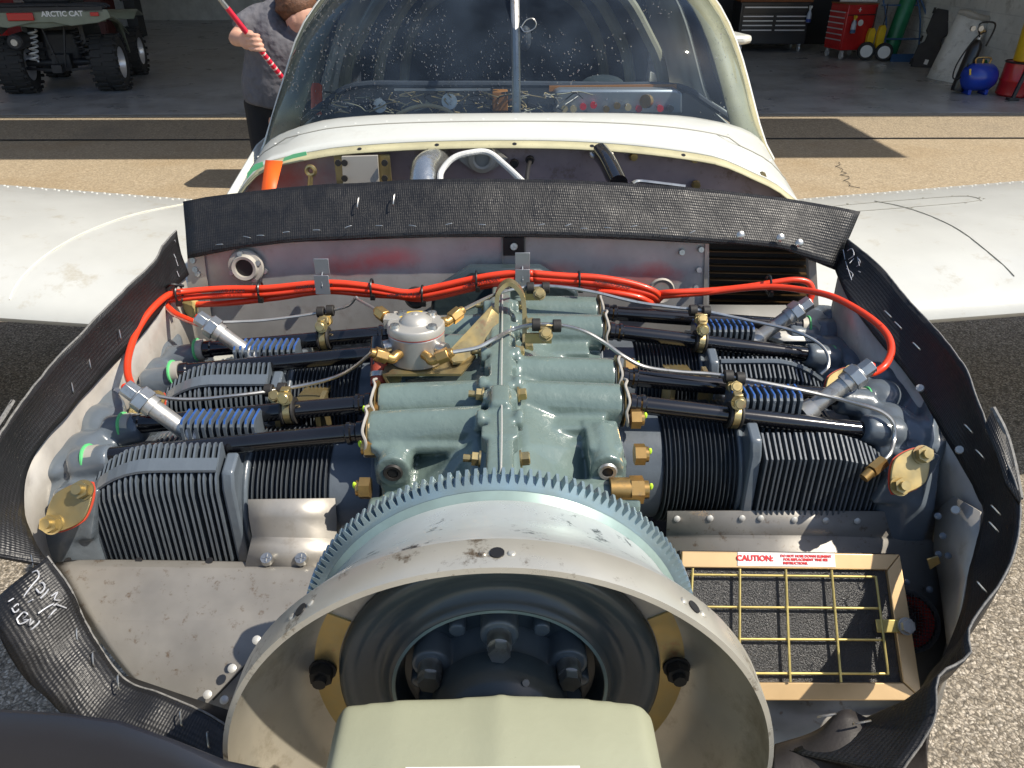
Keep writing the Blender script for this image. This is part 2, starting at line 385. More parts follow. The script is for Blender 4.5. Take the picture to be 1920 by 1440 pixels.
# fuselage sides and bottom: tub under the cockpit, then the closed tail cone
def sect(y, w_, zt, zb, n=9, closed=False):
    out = []
    if closed:
        for i in range(24):
            a = 2*math.pi*i/24+math.pi/2; c, s_ = math.cos(a), math.sin(a)
            out.append(V((w_*math.copysign(abs(c)**.6, c), y, (zt+zb)/2+(zt-zb)/2*math.copysign(abs(s_)**.6, s_))))
        return out+[out[0]]
    pts = [(-w_, zt), (-w_*1.02, zt*.6+zb*.4), (-w_*.97, zt*.15+zb*.85), (-w_*.8, zb), (0, zb-.02), (w_*.8, zb), (w_*.97, zt*.15+zb*.85), (w_*1.02, zt*.6+zb*.4), (w_, zt)]
    return [V((x, y, z)) for x, z in pts]
part('fuselage_side_skin', MB().grid([sect(1.47, .545, -.40, -1.12), sect(1.84, .575, -.36, -1.14), sect(2.3, .58, -.345, -1.14), sect(3.1, .55, -.34, -1.10)]), M['white_paint'], AC, angle=50, solid=.004)
part('tail_cone', MB().grid([sect(3.08, .55, -.12, -1.10, closed=True), sect(3.9, .40, -.20, -1.0, closed=True), sect(5.0, .22, -.36, -.84, closed=True), sect(6.15, .09, -.46, -.70, closed=True)]), M['white_paint'], AC, angle=50)
part('fin', MB().prism([(0, 5.2, -.42), (0, 6.2, -.5), (0, 6.3, .65), (0, 5.9, .65)], (.05, 0, 0)), M['white_paint'], AC, bevel=.015)
st = [(-1.62, 5.62), (-1.68, 5.70), (-1.66, 6.15), (1.66, 6.15), (1.68, 5.70), (1.62, 5.62), (.3, 5.5), (-.3, 5.5)]; TZ = A(1415, 72, y=5.75).z-.03
part('tailplane', MB().prism([(x, y, TZ) for x, y in st], (0, 0, .055)), M['white_paint'], AC, bevel=.02)

# ---- wings
def airfoil(y, c, n=18, t=.13):
    out = []
    for i in range(n, -1, -1):
        s_ = (1-math.cos(math.pi*i/n))/2; th = 5*t*(.2969*s_**.5-.126*s_-.3516*s_**2+.2843*s_**3-.1036*s_**4); out.append((s_, th+.035*4*s_*(1-s_)))
    for i in range(1, n+1):
        s_ = (1-math.cos(math.pi*i/n))/2; th = 5*t*(.2969*s_**.5-.126*s_-.3516*s_**2+.2843*s_**3-.1036*s_**4); out.append((s_, -th*.8+.035*4*s_*(1-s_)))
    return [(y+a*c, b*c) for a, b in out]
WLE, WCH, WZ0, DIH = 2.02, 1.30, -.985, math.tan(R(4.6))
def wingz(ax, y):
    s_ = min(1, max(0, (y-WLE)/WCH)); th = 5*.13*(.2969*s_**.5-.126*s_-.3516*s_**2+.2843*s_**3-.1036*s_**4)
    return WZ0+DIH*ax+(th+.14*s_*(1-s_))*WCH
def onwing(px, py):
    r = ray(px, py, PITCH_A); k = 1.5
    while k < 4.5 and (r*k).z > wingz(abs((r*k).x), (r*k).y)+.0015: k += .002
    return r*k
def crv2(P): return [(p.x, p.y) for p in crv([V((a, b, 0)) for a, b in P], 6)]
for sd in (-1, 1):
    g = [[V((sd*ax, y, WZ0+DIH*ax+z)) for y, z in airfoil(WLE, WCH)] for ax in (.5, .9, 1.3, 1.8, 2.4, 3.2, 3.9)]
    wg = part('wing', MB().grid(g), M['white_wing'], AC, angle=50)
    # curved seam of the root fairing, rivet rows, filler cap
    arc = [onwing(*p) for p in crv2((([(345,382),(250,402),(160,435),(90,475),(45,515),(22,550),(14,585)]) if sd < 0 else [(1640,377),(1690,387),(1745,405),(1800,432),(1850,470),(1890,505),(1925,545)]))]
    part('fairing_seam', MB().tube(arc[:-4], .0014 if sd > 0 else .0022, 5, 2), M['panel_line' if sd > 0 else 'panel_line_pale'], wg)
    rw = MB().ball((0,0,0), (.0055,.0055,.003), 6, 3).mesh('rivet')
    for r_ in range(2):
        for k in range(46):
            ax = .75+k*.05; y = 3.18-r_*.06
            piece('rivet', rw, M['rivet_white'], wg, T((sd*ax, y, wingz(ax, y)+.001)))
    def ring(cx_, cy_, a, b, n=28):
        return [V((cx_+a*math.cos(2*math.pi*i/n), cy_+b*math.sin(2*math.pi*i/n), 0)) for i in range(n+1)]
    capx, capy = (-1.98, 2.88) if sd < 0 else (2.28, 2.92)
    c = [p+V((0,0,wingz(abs(p.x), p.y)+.001)) for p in ring(capx, capy, .065, .065)]
    part('filler_cap_ring', MB().tube(c, .003, 5, 1), M['panel_line'], wg)
    part('filler_cap', MB().cyl((capx, capy, wingz(abs(capx), capy)-.002), (capx, capy, wingz(abs(capx), capy)+.005), .026, n=12), M['steel_dull'], wg)
    if sd > 0:
        for cx_, cy_, a, b in ((1.45, 2.78, .27, .07), (2.20, 2.62, .16, .07)):
            c = [V((p.x, p.y, wingz(p.x, p.y)+.001)) for p in [V((cx_+a*math.copysign(abs(math.cos(q))**.5, math.cos(q)), cy_+b*math.copysign(abs(math.sin(q))**.5, math.sin(q)), 0)) for q in [2*math.pi*i/40 for i in range(41)]]]
            part('access_panel_edge', MB().tube(c, .0012, 5, 1), M['panel_line'], wg)
            for k in range(0, 40, 3): piece('screw', rw, M['panel_line'], wg, T(c[k]+(c[k]-V((cx_, cy_, c[k].z))).normalized()*.014))

# ---- windshield, canopy frames, cabin
fr_l = pix([(487,300,1.84),(500,277,1.82),(520,207,1.86),(540,143,1.90),(567,60,1.96),(607,0,2.02),(660,-60,2.10),(760,-125,2.2),(968,-160,2.25)])
fr_r = pix([(1446,300,1.84),(1427,263,1.82),(1404,176,1.86),(1388,116,1.90),(1366,54,1.96),(1336,0,2.02),(1280,-60,2.10),(1180,-125,2.2),(968,-160,2.25)])
L_, R_ = resample(crv(fr_l, 5), 25), resample(crv(fr_r, 5), 25)
arch = L_+R_[::-1][1:]
arch = resample(arch, 41)
g = []
for i in range(15):
    t = i/14
    g.append([a.lerp(b, t)+V((0, -.09*math.sin(math.pi*t), .05*math.sin(math.pi*t)))*max(0, 1-(abs(a.x)/.56)**4) for a, b in zip(wbase, arch)])
WS = part('windshield', MB().grid(g), M['plexi'], AC, angle=180)
part('windshield_frame', MB().tube(arch, .009, 8, 1), M['white_paint'], AC)
# primed inner strip of the frame
inn = [p+V((-.085*p.x/.5*(1 if abs(p.x) > .1 else .3), .008, -.02 if abs(p.x) < .45 else 0)) for p in arch]
part('frame_liner', MB().grid([[p+V((-math.copysign(min(1, abs(p.x)/.3), p.x)*d_, -e_, .003)) for p in arch] for d_, e_ in ((-.002,.008), (.034,.030), (.070,.046))]), M['frame_tan'], AC, angle=60, solid=.003)
part('centre_brace', MB().tube(pix([(969,215,1.72),(968,120,1.74),(966,0,1.80),(965,-80,1.9)]), .0095, 10, 3), M['steel_dull'], AC)
part('probe_loop', MB().tube(pix([(976,50,1.76),(985,60,1.75),(1000,55,1.75),(1006,45,1.75),(1000,35,1.75),(988,37,1.75),(978,50,1.75)]), .0012, 6, 5), M['steel'], AC)
part('compass', MB().ball(A(985, 72, y=1.85), (.014, .014, .026), 12, 8), M['interior_grey'], AC)
part('canopy_glass', MB().grid([[V((p.x*(1-.01*k), p.y+.004+dy, p.z+.01*k)) for p in arch] for k, dy in enumerate((0, .25, .5))]), M['plexi'], AC, angle=180)
part('canopy_roof', MB().grid([[V((p.x*.98, p.y+dy, p.z+.02)) for p in arch] for dy in (.5, .8, 1.2)]), M['white_paint'], AC, angle=60, solid=.012)
for yy, wd, zt in ((2.45, .46, -.03), (2.75, .40, -.05), (3.0, .34, -.08)):
    c = [V((-wd-.05, yy, -.60)), V((-wd-.02, yy, -.32)), V((-wd*.92, yy, -.18)), V((-wd*.62, yy, zt)), V((0, yy, zt+.03)), V((wd*.62, yy, zt)), V((wd*.92, yy, -.18)), V((wd+.02, yy, -.32)), V((wd+.05, yy, -.60))]
    part('canopy_hoop', MB().tube(c, .018, 10, 6), M['interior_tan'], AC)
part('rear_bulkhead', MB().box((0, 3.06, -.50), (1.06, .02, .9)), M['interior_dark'], AC)
part('cockpit_floor', MB().box((0, 2.35, -.98), (1.08, 1.5, .02)), M['interior_dark'], AC)
for sx in (-.26, .26):
    part('seat_back', MB().box((sx, 2.72, -.60), (.36, .10, .44), Matrix.Rotation(R(-14), 3, 'X')), M['interior_grey'], AC, bevel=.04)
part('headrest_pad', MB().ball(A(1130, 157, y=2.1), (.055, .03, .022), 14, 8), M['interior_tan'], AC)
# instrument panel seen from the front
ip = part('instrument_panel', MB().prism([A(px, py, y=1.98) for px, py in ((556,262),(600,205),(668,160),(960,158),(1270,162),(1330,200),(1392,262),(1392,330),(556,330))], (0, .02, 0)), M['interior_grey'], AC)
part('panel_hood', MB().tube(pix([(552,240,1.93),(612,192,1.95),(668,160,1.96),(800,158,1.96),(960,158,1.96),(1150,160,1.96),(1272,163,1.96),(1330,196,1.95),(1395,240,1.93)]), .008, 8, 4), M['interior_grey'], AC)
part('hood_trim', MB().beam(A(1030, 166, y=1.95), A(1268, 163, y=1.95), .010, .012), M['copper_brown'], AC)
rb = part('radio_tray', MB().prism([A(px, py, y=1.90) for px, py in ((1040,172),(1052,168),(1268,168),(1280,174),(1280,215),(1040,215))], (0, .06, 0)), M['panel_silver'], AC, bevel=.006)
random.seed(11)
kb = MB().cyl((0,-.02,0), (0,0,0), .008, .006, 10).mesh('connector')
for px in range(1055, 1270, 20): piece('connector', kb, M[random.choice(['brass', 'red_knob', 'rubber', 'wire_tan'])], rb, T(A(px+random.uniform(-4,4), 195+random.uniform(-4,9), y=1.895)))
part('ruler_bracket', MB().beam(A(740, 168, y=1.95), A(920, 168, y=1.95), .012, .004), M['panel_silver'], AC)
part('brown_box', MB().box(A(938, 188, y=1.88), (.036, .04, .044)), M['copper_brown'], AC, bevel=.003)
part('gauge_can', MB().cyl(A(843, 190, y=1.86), A(843, 190, y=1.97), .018, n=16), M['steel_dull'], AC)
part('gauge_can', MB().cyl(A(712, 198, y=1.87), A(712, 198, y=1.97), .016, n=16), M['steel_dull'], AC)
part('gauge_can', MB().cyl(A(1210, 190, y=1.87), A(1215, 190, y=1.88), .015, n=16), M['brass'], AC)
for k in range(64):
    x0 = random.uniform(590, 1060); y0_ = random.uniform(175, 210); P = [(x0, y0_, 1.86)]
    for j in range(3): P.append((P[-1][0]+random.uniform(-30, 30), min(212, max(172, P[-1][1]+random.uniform(-14, 14))), 1.86+random.uniform(-.02, .06)))
    part('loose_wire', MB().tube(pix(P), .0014, 5, 4), M[random.choice(['wire_tan', 'wire_tan', 'wire_tan', 'gasket', 'rubber', 'rubber', 'interior_tan'])], ip)
part('yellow_hose', MB().tube(pix([(745,215,1.82),(775,202,1.82),(805,198,1.82),(835,205,1.82),(852,216,1.82)]), .0045, 8, 5), M['wire_tan'], AC)
part('red_tube', MB().cyl(A(594, 160, y=2.02), A(594, 215, y=1.98), .014, n=12), M['orange_tape'], AC)
# water drops standing on the windshield
random.seed(5); dm = MB()
for k in range(3600):
    u = int(random.triangular(3, 37, 14)); v_ = random.uniform(.4, 13)
    i = int(v_); t = v_-i; s_ = random.random()
    p = (g[i][u].lerp(g[i+1][u], t)).lerp(g[i][u+1].lerp(g[i+1][u+1], t), s_)
    if p.z > .02 or noise.noise(p*9+V((4,0,0))) < (-.12 if p.x < .05 else .12): continue
    r_ = random.choice([.0006, .0007, .0009, .0011, .0015])
    dm.ball(p+V((0, -.0012, .0008)), (r_, r_*.8, r_*random.uniform(.9, 1.6)), 5, 3)
part('water_drops', dm, M['water'], AC, kind='stuff')

# ---- engine compartment behind the rear baffle
FW = part('firewall', MB().prism([A(px, py, y=1.50) for px, py in ((450,372),(500,303),(576,288),(744,266),(960,262),(1180,270),(1350,296),(1450,345),(1490,376),(1500,520),(440,520))], (0, .006, 0)), M['firewall_metal'], AC)
bk = part('tan_bracket', MB().prism([A(px, py, y=1.46) for px, py in ((626,292),(731,290),(735,345),(632,345))], (0, .006, 0)), M['cadmium'], AC)
part('cover_plate', MB().prism([A(px, py, y=1.44) for px, py in ((641,294),(708,292),(711,345),(644,345))], (0, .008, 0)), M['gasket'], bk)
for px, py in ((635,305),(722,305),(647,305),(647,334),(722,334)): piece('screw', MB().cyl((0,0,0),(0,-.004,0), .006, n=10).mesh('screw'), M['rubber'], bk, T(A(px, py, y=1.436)))
part('eye_bolt', MB().tube([A(583,320,y=1.46)+V((.008*math.cos(a), 0, .008*math.sin(a))) for a in [i*.7 for i in range(10)]], .004, 8, 2).cyl(A(583,328,y=1.46), A(581,360,y=1.46), .005), M['cadmium'], AC)
part('foil_duct', MB().tube(pix([(825,300,1.48),(800,312,1.42),(795,335,1.38),(800,375,1.34)]), .025, 16, 6), M['foil'], AC)
part('white_hose', MB().tube(pix([(826,345,1.34),(828,322,1.38),(850,297,1.40),(880,287,1.41),(916,286,1.42),(950,312,1.40),(985,345,1.34)]), .0055, 10, 6), M['white_hose'], AC)
fp = A(905, 296, y=1.49)
part('oval_flange', MB().lathe([(.014,.012),(.018,.016),(.026,.012),(.028,0)], fp, (0,-1,0), 24).prism([fp+V((-.048,0,0)), fp+V((-.02,0,.022)), fp+V((.02,0,.022)), fp+V((.048,0,0)), fp+V((.02,0,-.022)), fp+V((-.02,0,-.022))], (0,-.004,0)), M['gasket'], AC)
part('black_duct', MB().tube(pix([(1125,285,1.47),(1140,305,1.42),(1160,345,1.34)]), .017, 14, 4), M['tube_black'], AC)
part('hose_clamp', MB().tube([A(1128,288,y=1.46)+V((.019*math.cos(a), .008*math.sin(a), .006*math.sin(a))) for a in [i*.42 for i in range(16)]], .004, 6, 2), M['steel'], AC)
part('control_rod', MB().tube(pix([(1185,345,1.36),(1195,340,1.38),(1220,342,1.38),(1285,350,1.38)]), .0035, 8, 3), M['steel'], AC)
for px, py in ((965,306),(1302,297),(1305,346),(1188,293),(1428,330),(994,300)): piece('bolt_head', MB().cyl((0,0,0),(0,-.012,0), .009, .007, 8).mesh('bolt_head'), M['rubber'] if px < 1000 else M['cadmium'], AC, T(A(px, py, y=1.495)))
part('throttle_cable', MB().tube(pix([(995,300,1.48),(990,320,1.42),(988,345,1.38)]), .004, 8, 3), M['rubber'], AC)
part('orange_tape_strip', MB().grid([pix([(498,300,1.46),(531,302,1.46)]), pix([(494,330,1.41),(524,330,1.41)]), pix([(490,362,1.36),(517,358,1.36)])]), M['orange_tape'], AC, solid=.0006)
for P in (((463,336),(475,322),(494,312),(493,303),(478,308),(464,324)), ((530,303),(550,297),(576,291),(574,284),(550,289),(533,296))):
    part('green_tape_piece', MB().prism([A(px, py, y=1.455) for px, py in P], (0, .0012, 0)), M['green_tape'], AC)
# ------------------------------------------------------------------ baffles round the engine
def strip(name, e1, e2, m, nv=8, curl=.0, wr=.003, n=60, seed=0, edge=True, thick=.003, stap=None):
    a, b = resample(crv(e1, 5), n), resample(crv(e2, 5), n); g = []
    for i in range(n):
        row = []; d = b[i]-a[i]; u = (a[min(i+1, n-1)]-a[max(i-1, 0)]).normalized(); nn = d.cross(u).normalized()
        for j in range(nv+1):
            t = j/nv; p = a[i]+d*t
            row.append(p+nn*(curl*math.sin(math.pi*t)+wr*NZ(p+V((seed, 0, 0)), 14)+wr*.5*NZ(p+V((seed, 3, 0)), 40)))
        g.append(row)
    o = part(name, MB().grid(g), m, AC, angle=180, solid=thick)
    if edge: part('frayed_edge', MB().tube([g[i][0]+V((.0008*NZ(g[i][0], 300), 0, .001)) for i in range(n)], .0012, 6, 1), M['fabric_edge'], o)
    return o, g
stm = MB().tube([V((-.006,0,-.001)), V((-.005,0,.0015)), V((0,0,.0022)), V((.005,0,.0015)), V((.006,0,-.001))], .0007, 5, 3).mesh('staple')
def staple(par, p, d, nrm=(0,-.8,.6), s=1.0):
    nrm = V(nrm).normalized(); d = (V(d)-nrm*V(d).dot(nrm)).normalized(); y_ = nrm.cross(d)
    m = Matrix((d, y_, nrm)).transposed().to_4x4(); piece('staple', stm, M['steel'], par, T(V(p)+nrm*.003) @ m @ Matrix.Scale(s, 4))
rear, gr_ = strip('rear_baffle_seal', pix([(345,379,1.22),(395,369,1.225),(450,362,1.225),(560,350,1.23),(700,342,1.23),(800,337,1.23),(960,336,1.23),(1100,340,1.23),(1300,353,1.225),(1450,370,1.22),(1530,382,1.215),(1613,398,1.20)]),
      pix([(352,484,1.165),(400,475,1.17),(470,463,1.17),(560,453,1.17),(700,448,1.17),(800,445,1.17),(960,444,1.17),(1100,446,1.17),(1300,455,1.17),(1440,463,1.165),(1500,478,1.16),(1566,506,1.15)]), M['fabric'], wr=.0025, seed=1, edge=False)
for px, py in ((413,460),(465,446),(490,443),(538,437),(595,433),(654,427),(712,425),(775,425),(842,422),(905,423),(1015,423),(1065,424),(1095,430),(1140,429),(1188,426),(1244,430),(1297,437)):
    staple(rear, A(px, py, y=1.172), (1, 0, random.uniform(-.3, .6)))
for px, py in ((673,382),(740,376)): staple(rear, A(px, py, y=1.20), (.1, 0, 1), s=1.6)
rvm = MB().ball((0,0,0), (.0068,.0068,.003), 12, 5).mesh('rivet')
for px, py in ((1389,441),(1464,446),(1499,456),(1560,488)): piece('rivet', rvm, M['steel'], rear, T(A(px, py, y=1.163)) @ look((0,-1,.4)))
lo = pix([(331,433,1.15),(305,462,1.10),(285,495,1.06),(240,540,.99),(170,610,.90),(110,672,.83),(60,730,.765),(20,785,.71),(-20,850,.66),(-60,930,.61),(-90,1030,.57)])
li = pix([(353,515,1.15),(325,545,1.09),(300,582,1.04),(262,632,.97),(190,706,.88),(132,770,.80),(82,826,.74),(52,880,.70),(44,945,.655),(62,1010,.62),(96,1062,.595)])
left, gl_ = strip('left_baffle_seal', lo, li, M['fabric'], seed=2, curl=.004)
ro = pix([(1590,450,1.17),(1650,500,1.08),(1700,560,1.0),(1765,630,.93),(1810,690,.87),(1838,760,.82),(1852,805,.79),(1880,850,.76),(1905,905,.725),(1913,950,.70),(1905,1020,.66),(1880,1090,.625),(1835,1150,.60),(1815,1190,.58),(1823,1220,.568),(1805,1243,.56),(1768,1262,.55),(1757,1290,.54),(1755,1340,.52),(1725,1400,.50),(1690,1450,.48)])
ri = pix([(1566,505,1.15),(1590,560,1.06),(1640,630,.98),(1690,690,.91),(1740,760,.84),(1775,820,.79),(1800,865,.76),(1830,925,.72),(1846,960,.69),(1836,1010,.665),(1818,1070,.64),(1806,1130,.615),(1790,1180,.60),(1778,1215,.59),(1765,1240,.58),(1745,1262,.57),(1725,1300,.555),(1690,1325,.54),(1620,1352,.53),(1540,1385,.51),(1480,1410,.50)])
ro = [p*(1-.075*min(1, max(0, (1.0-p.y)/.2))) for p in ro]
right, grr = strip('right_baffle_seal', ro, ri, M['fabric'], seed=3, curl=-.004, n=80)
for px, py, y_ in ((262,594,1.0),(279,575,1.03),(228,630,.94),(200,658,.92),(172,684,.88),(140,730,.83),(108,770,.79),(70,825,.745),(36,795,.73),(38,907,.68),(48,1015,.63),(66,1052,.60)):
    staple(left, A(px, py, y=y_)+V((0,-.003,.003)), (.4, -.5, .4), (.5,-.6,.6), 1.1)
for px, py, y_ in ((1662,592,1.0),(1681,613,.97),(1715,652,.93),(1812,806,.79),(1833,853,.76),(1862,957,.70),(1858,988,.68),(1836,1100,.62)):
    staple(right, A(px, py, y=y_)*.945+V((0,-.004,.003)), (.5, -.5, -.5), (-.5,-.6,.6), 1.1)
pxs = lambda l: [p*.925 for p in pix(l)]
part('torn_flap', MB().grid([pxs([(1862,765,.80),(1846,800,.785)]), pxs([(1885,810,.775),(1868,850,.76)]), pxs([(1902,870,.75),(1885,905,.73)]), pxs([(1915,935,.71),(1912,945,.70)])]), M['fabric'], right, solid=.004)
part('torn_edge', MB().tube(pxs([(1862,765,.80),(1885,810,.775),(1902,870,.75),(1914,935,.71)]), .0032, 6, 4), M['fabric_edge'], right)
part('overlapping_flap', MB().grid([pix([(25,750,.73),(-15,800,.69)]), pix([(6,790,.70),(-30,850,.66)])]), M['fabric'], left, solid=.004)
part('torn_corner_edge', MB().tube(pix([(25,752,.73),(8,780,.705),(-6,800,.69)]), .0025, 6, 4), M['fabric_edge'], left)
# lower front seals
ll, gll = strip('lower_left_seal', pix([(90,1044,.60),(130,1100,.585),(160,1165,.57),(200,1230,.548),(238,1275,.532),(300,1300,.52),(400,1345,.505),(470,1400,.49)]),
      pix([(-10,1128,.56),(0,1190,.535),(40,1262,.515),(92,1312,.50),(135,1350,.49),(250,1420,.47),(330,1470,.455),(430,1520,.44)]), M['fabric'], seed=4, wr=.006, curl=.006)
for px, py, y_ in ((137,1155,.575),(155,1190,.562),(185,1235,.545),(232,1278,.525),(348,1345,.50),(398,1385,.487)): staple(ll, A(px, py, y=y_)+V((0,-.004,.004)), (.2,-.5,-.5), (0,-.6,.8), 1.2)
lr, glr = strip('lower_right_seal', pix([(1455,1398,.52),(1500,1385,.52),(1540,1368,.518),(1585,1330,.525),(1640,1350,.52),(1700,1345,.52),(1760,1330,.515)]),
      pix([(1455,1490,.46),(1500,1490,.46),(1540,1490,.46),(1590,1490,.46),(1640,1490,.46),(1700,1480,.46),(1740,1440,.47)]), M['fabric_brown'], seed=6, wr=.006, curl=.01, edge=False)
for px, py in ((1545,1345),(1610,1358),(1490,1420)): staple(lr, A(px, py, y=.508)+V((0,-.003,.006)), (1,0,.3), (0,-.5,.8), 1.5)
# pen marks on the fabric, drawn as thin strokes lying on it
def strokes(par, segs, yfun, r=.0009, dz=.003):
    m = MB()
    for s_ in segs:
        m.tube([A(px, py, y=yfun(px, py))+V((0, -dz, dz)) for px, py in s_], r, 5, 3)
    return part('pen_marks', m, M['silver_ink'], par)
def lly(px, py):
    best = min(((A2(p)-V((px, py))).length, p.y) for r_ in gll for p in r_); return best[1]
def A2(p):
    th, x, y = PITCH_A, p.x*math.cos(YAW)-p.y*math.sin(YAW), p.x*math.sin(YAW)+p.y*math.cos(YAW)
    d = y*math.cos(th)-p.z*math.sin(th); u = y*math.sin(th)+p.z*math.cos(th); return V((960+FPX*x/d, 720-FPX*u/d))
def gy(grid):
    c = [(A2(p), p.y) for r_ in grid for p in r_]
    return lambda px, py: min(((q-V((px, py))).length, y) for q, y in c)[1]
strokes(ll, [[(62,1075),(74,1070),(77,1082),(64,1098),(48,1120)], [(74,1098),(84,1092),(88,1102),(80,1112),(72,1104)], [(86,1096),(97,1098),(92,1110),(80,1122)],
             [(100,1118),(112,1110),(106,1124),(118,1126),(104,1136)], [(76,1150),(90,1140),(104,1132)], [(122,1138),(110,1142),(100,1152),(90,1164)], [(112,1134),(128,1140)],
             [(30,1138),(38,1132),(40,1142),(32,1148),(27,1140)], [(36,1160),(48,1148),(56,1152),(46,1162),(58,1162),(42,1170),(36,1160)], [(52,1172),(62,1160),(60,1172),(72,1160),(78,1166),(66,1178),(60,1182)],
             [(20,1128),(30,1122)], [(56,1130),(66,1124)]], gy(gll), .0008, .0022)
strokes(right, [[(1588,472),(1596,468),(1600,480),(1590,488)], [(1592,495),(1604,484),(1612,494),(1602,506),(1612,512)], [(1586,505),(1598,516),(1592,528)], [(1600,520),(1610,520),(1612,532)], [(1580,470),(1584,490),(1590,510),(1598,534)], [(1604,470),(1610,500)]], gy(grr), .0006, .0022)
strokes(left, [[(330,452),(334,462)], [(326,474),(332,486)], [(332,488),(336,500)], [(334,510),(338,520)], [(324,462),(328,468)]], gy(gl_), .0006, .0022)

# aluminium walls
al = M['aluminium']
part('rear_baffle', MB().prism([A(px, py, y=1.185) for px, py in ((352,478),(480,460),(620,448),(960,438),(1330,452),(1330,600),(1300,640),(352,640))], (0, .003, 0)), M['aluminium_rear'], AC)
part('rear_baffle_end_plate', MB().prism([A(px, py, y=1.180) for px, py in ((352,470),(382,468),(402,640),(352,640))], (0, .002, 0)), al, AC)
part('sheet_joint', MB().beam(A(942, 440, y=1.181), A(943, 505, y=1.181), .003, .002), M['panel_line'], AC)
part('sheet_joint', MB().beam(A(985, 440, y=1.181), A(986, 505, y=1.181), .003, .002), M['panel_line'], AC)
part('black_tab', MB().box(A(964, 462, y=1.178), (.033, .003, .03)), M['matte_black'], AC, bevel=.001)
scr = MB().cyl((0,0,0), (0,0,.004), .006, .005, 10).box((0,0,.0042), (.007,.0012,.0008)).box((0,0,.0042), (.0012,.007,.0008)).mesh('screw')
def screw(par, p, d=(0,-1,.2), s=1.0, m=None): piece('screw', scr, m or M['steel'], par, T(p) @ look(d) @ Matrix.Scale(s, 4))
screw(AC, A(964, 462, y=1.174), s=1.1)
for px, py in ((1315,468),(1311,506),(1279,473),(1305,540),(363,488),(367,505),(372,513),(497,508),(380,560)): screw(AC, A(px, py, y=1.181), s=.9)
fc = A(462, 500, y=1.176)
fl_ = part('air_inlet_flange', MB().lathe([(.014,.004),(.0145,.012),(.019,.013),(.022,.006),(.027,.005),(.0285,0)], fc, (0,-1,.1), 32), M['gasket'], AC)
part('inlet_bore', MB().cyl(fc+V((0,.002,0)), fc+V((0,-.006,.0006)), .0145, n=24), M['matte_black'], fl_)
for a in (100, 20, 200, 300): screw(fl_, fc+V((.0235*math.cos(R(a)), -.006, .0235*math.sin(R(a)))), s=.8)
# oil cooler opening
oc = part('oil_cooler', MB().prism([A(px, py, y=1.215) for px, py in ((1325,440),(1525,455),(1525,585),(1325,580))], (0, .02, 0)), M['cooler_black'], AC)
for k in range(9):
    py = 470+k*13.2; part('cooler_tube', MB().beam(A(1330, py, y=1.208), A(1512, py+4, y=1.208), .010, .0016), M['cooler_fin'], oc)
part('cooler_frame', MB().beam(A(1326, 452, y=1.183), A(1322, 572, y=1.183), .004, .006), al, AC)
part('cooler_frame', MB().beam(A(1520, 470, y=1.183), A(1528, 600, y=1.183), .012, .012), al, AC)
part('deflector_sheet', MB().grid([pix([(1310,572,1.17),(1400,573,1.17),(1500,573,1.165),(1560,590,1.15)]), pix([(1345,598,1.12),(1420,606,1.11),(1480,618,1.09),(1540,612,1.10)]), pix([(1350,610,1.10),(1420,622,1.08),(1470,640,1.06),(1530,640,1.06)])]), M['white_rivet'], AC, solid=.002, angle=60)
# side walls hang from the seals' inner edges
def wall(name, e, drop, m, lean=0.0):
    a = resample(crv(e, 4), 40); part(name, MB().grid([[p+V((0,0,-.004)) for p in a], [p+V((lean, 0, -drop*.3)) for p in a], [p+V((lean, 0, -drop)) for p in a]]), m, AC, angle=60, solid=.0025)
wall('left_side_baffle', [p+V((-.006,0,0)) for p in li], .30, al)
wall('right_side_baffle', [p+V((.008,0,0)) for p in ri[:14]], .30, al)
for px, py, y_ in ((112,832,.78),(220,733,.90)): screw(AC, A(px, py, y=y_), (.3,-.6,.7), .8, M['white_rivet'])
for px, py, y_ in ((1722,728,.86),(1796,843,.77),(1788,955,.72)): screw(AC, A(px, py, y=y_)+V((0,-.004,.002)), (-.5,-.6,.6), .9, M['white_rivet'])
for P in ((50,905,.70),(52,958,.665),(84,1040,.61)): pass
cowl = MB().grid([[V((-.56,1.47,-.47)), V((-.56,1.0,-.55)), V((-.50,.74,-.66)), V((-.34,.58,-.80)), V((0,.55,-.85)), V((.34,.58,-.85)), V((.48,.74,-.78)), V((.56,1.0,-.62)), V((.56,1.47,-.47))],
                  [V((-.55,1.47,-1.10)), V((-.55,1.0,-1.05)), V((-.50,.75,-.98)), V((-.32,.62,-.95)), V((0,.60,-.95)), V((.32,.62,-.95)), V((.50,.75,-.98)), V((.55,1.0,-1.05)), V((.55,1.47,-1.10))],
                  [V((-.2,1.47,-1.12)), V((-.2,1.2,-1.08)), V((-.2,1.0,-1.04)), V((-.1,.9,-1.0)), V((0,.9,-1.0)), V((.1,.9,-1.0)), V((.2,1.0,-1.04)), V((.2,1.2,-1.08)), V((.2,1.47,-1.12))]])
part('lower_cowl', cowl, M['white_paint'], AC, angle=60, solid=.004)
for x_, y_, r_ in ((0, 1.0, .16), (-1.15, 2.9, .19), (1.15, 2.9, .19)):      # undercarriage down to the pavement
    gz = (AFM.inverted() @ V((x_, y_*1.0, r_))).z
    lg = part('landing_gear_leg', MB().tube([(x_, y_+.06, -.95), (x_, y_+.02, gz+.25), (x_+.07, y_, gz+.12), (x_+.07, y_, gz)], .022, 12, 4), M['white_paint'], AC)
    part('tyre', MB().lathe([(r_*.5,-.04),(r_*.85,-.065),(r_,-.035),(r_,.035),(r_*.85,.065),(r_*.5,.04)], (x_, y_, gz), (1,0,0), 32), M['rubber'], lg); part('rim', MB().cyl((x_-.03, y_, gz), (x_+.03, y_, gz), r_*.5, n=20), M['white_paint'], lg)
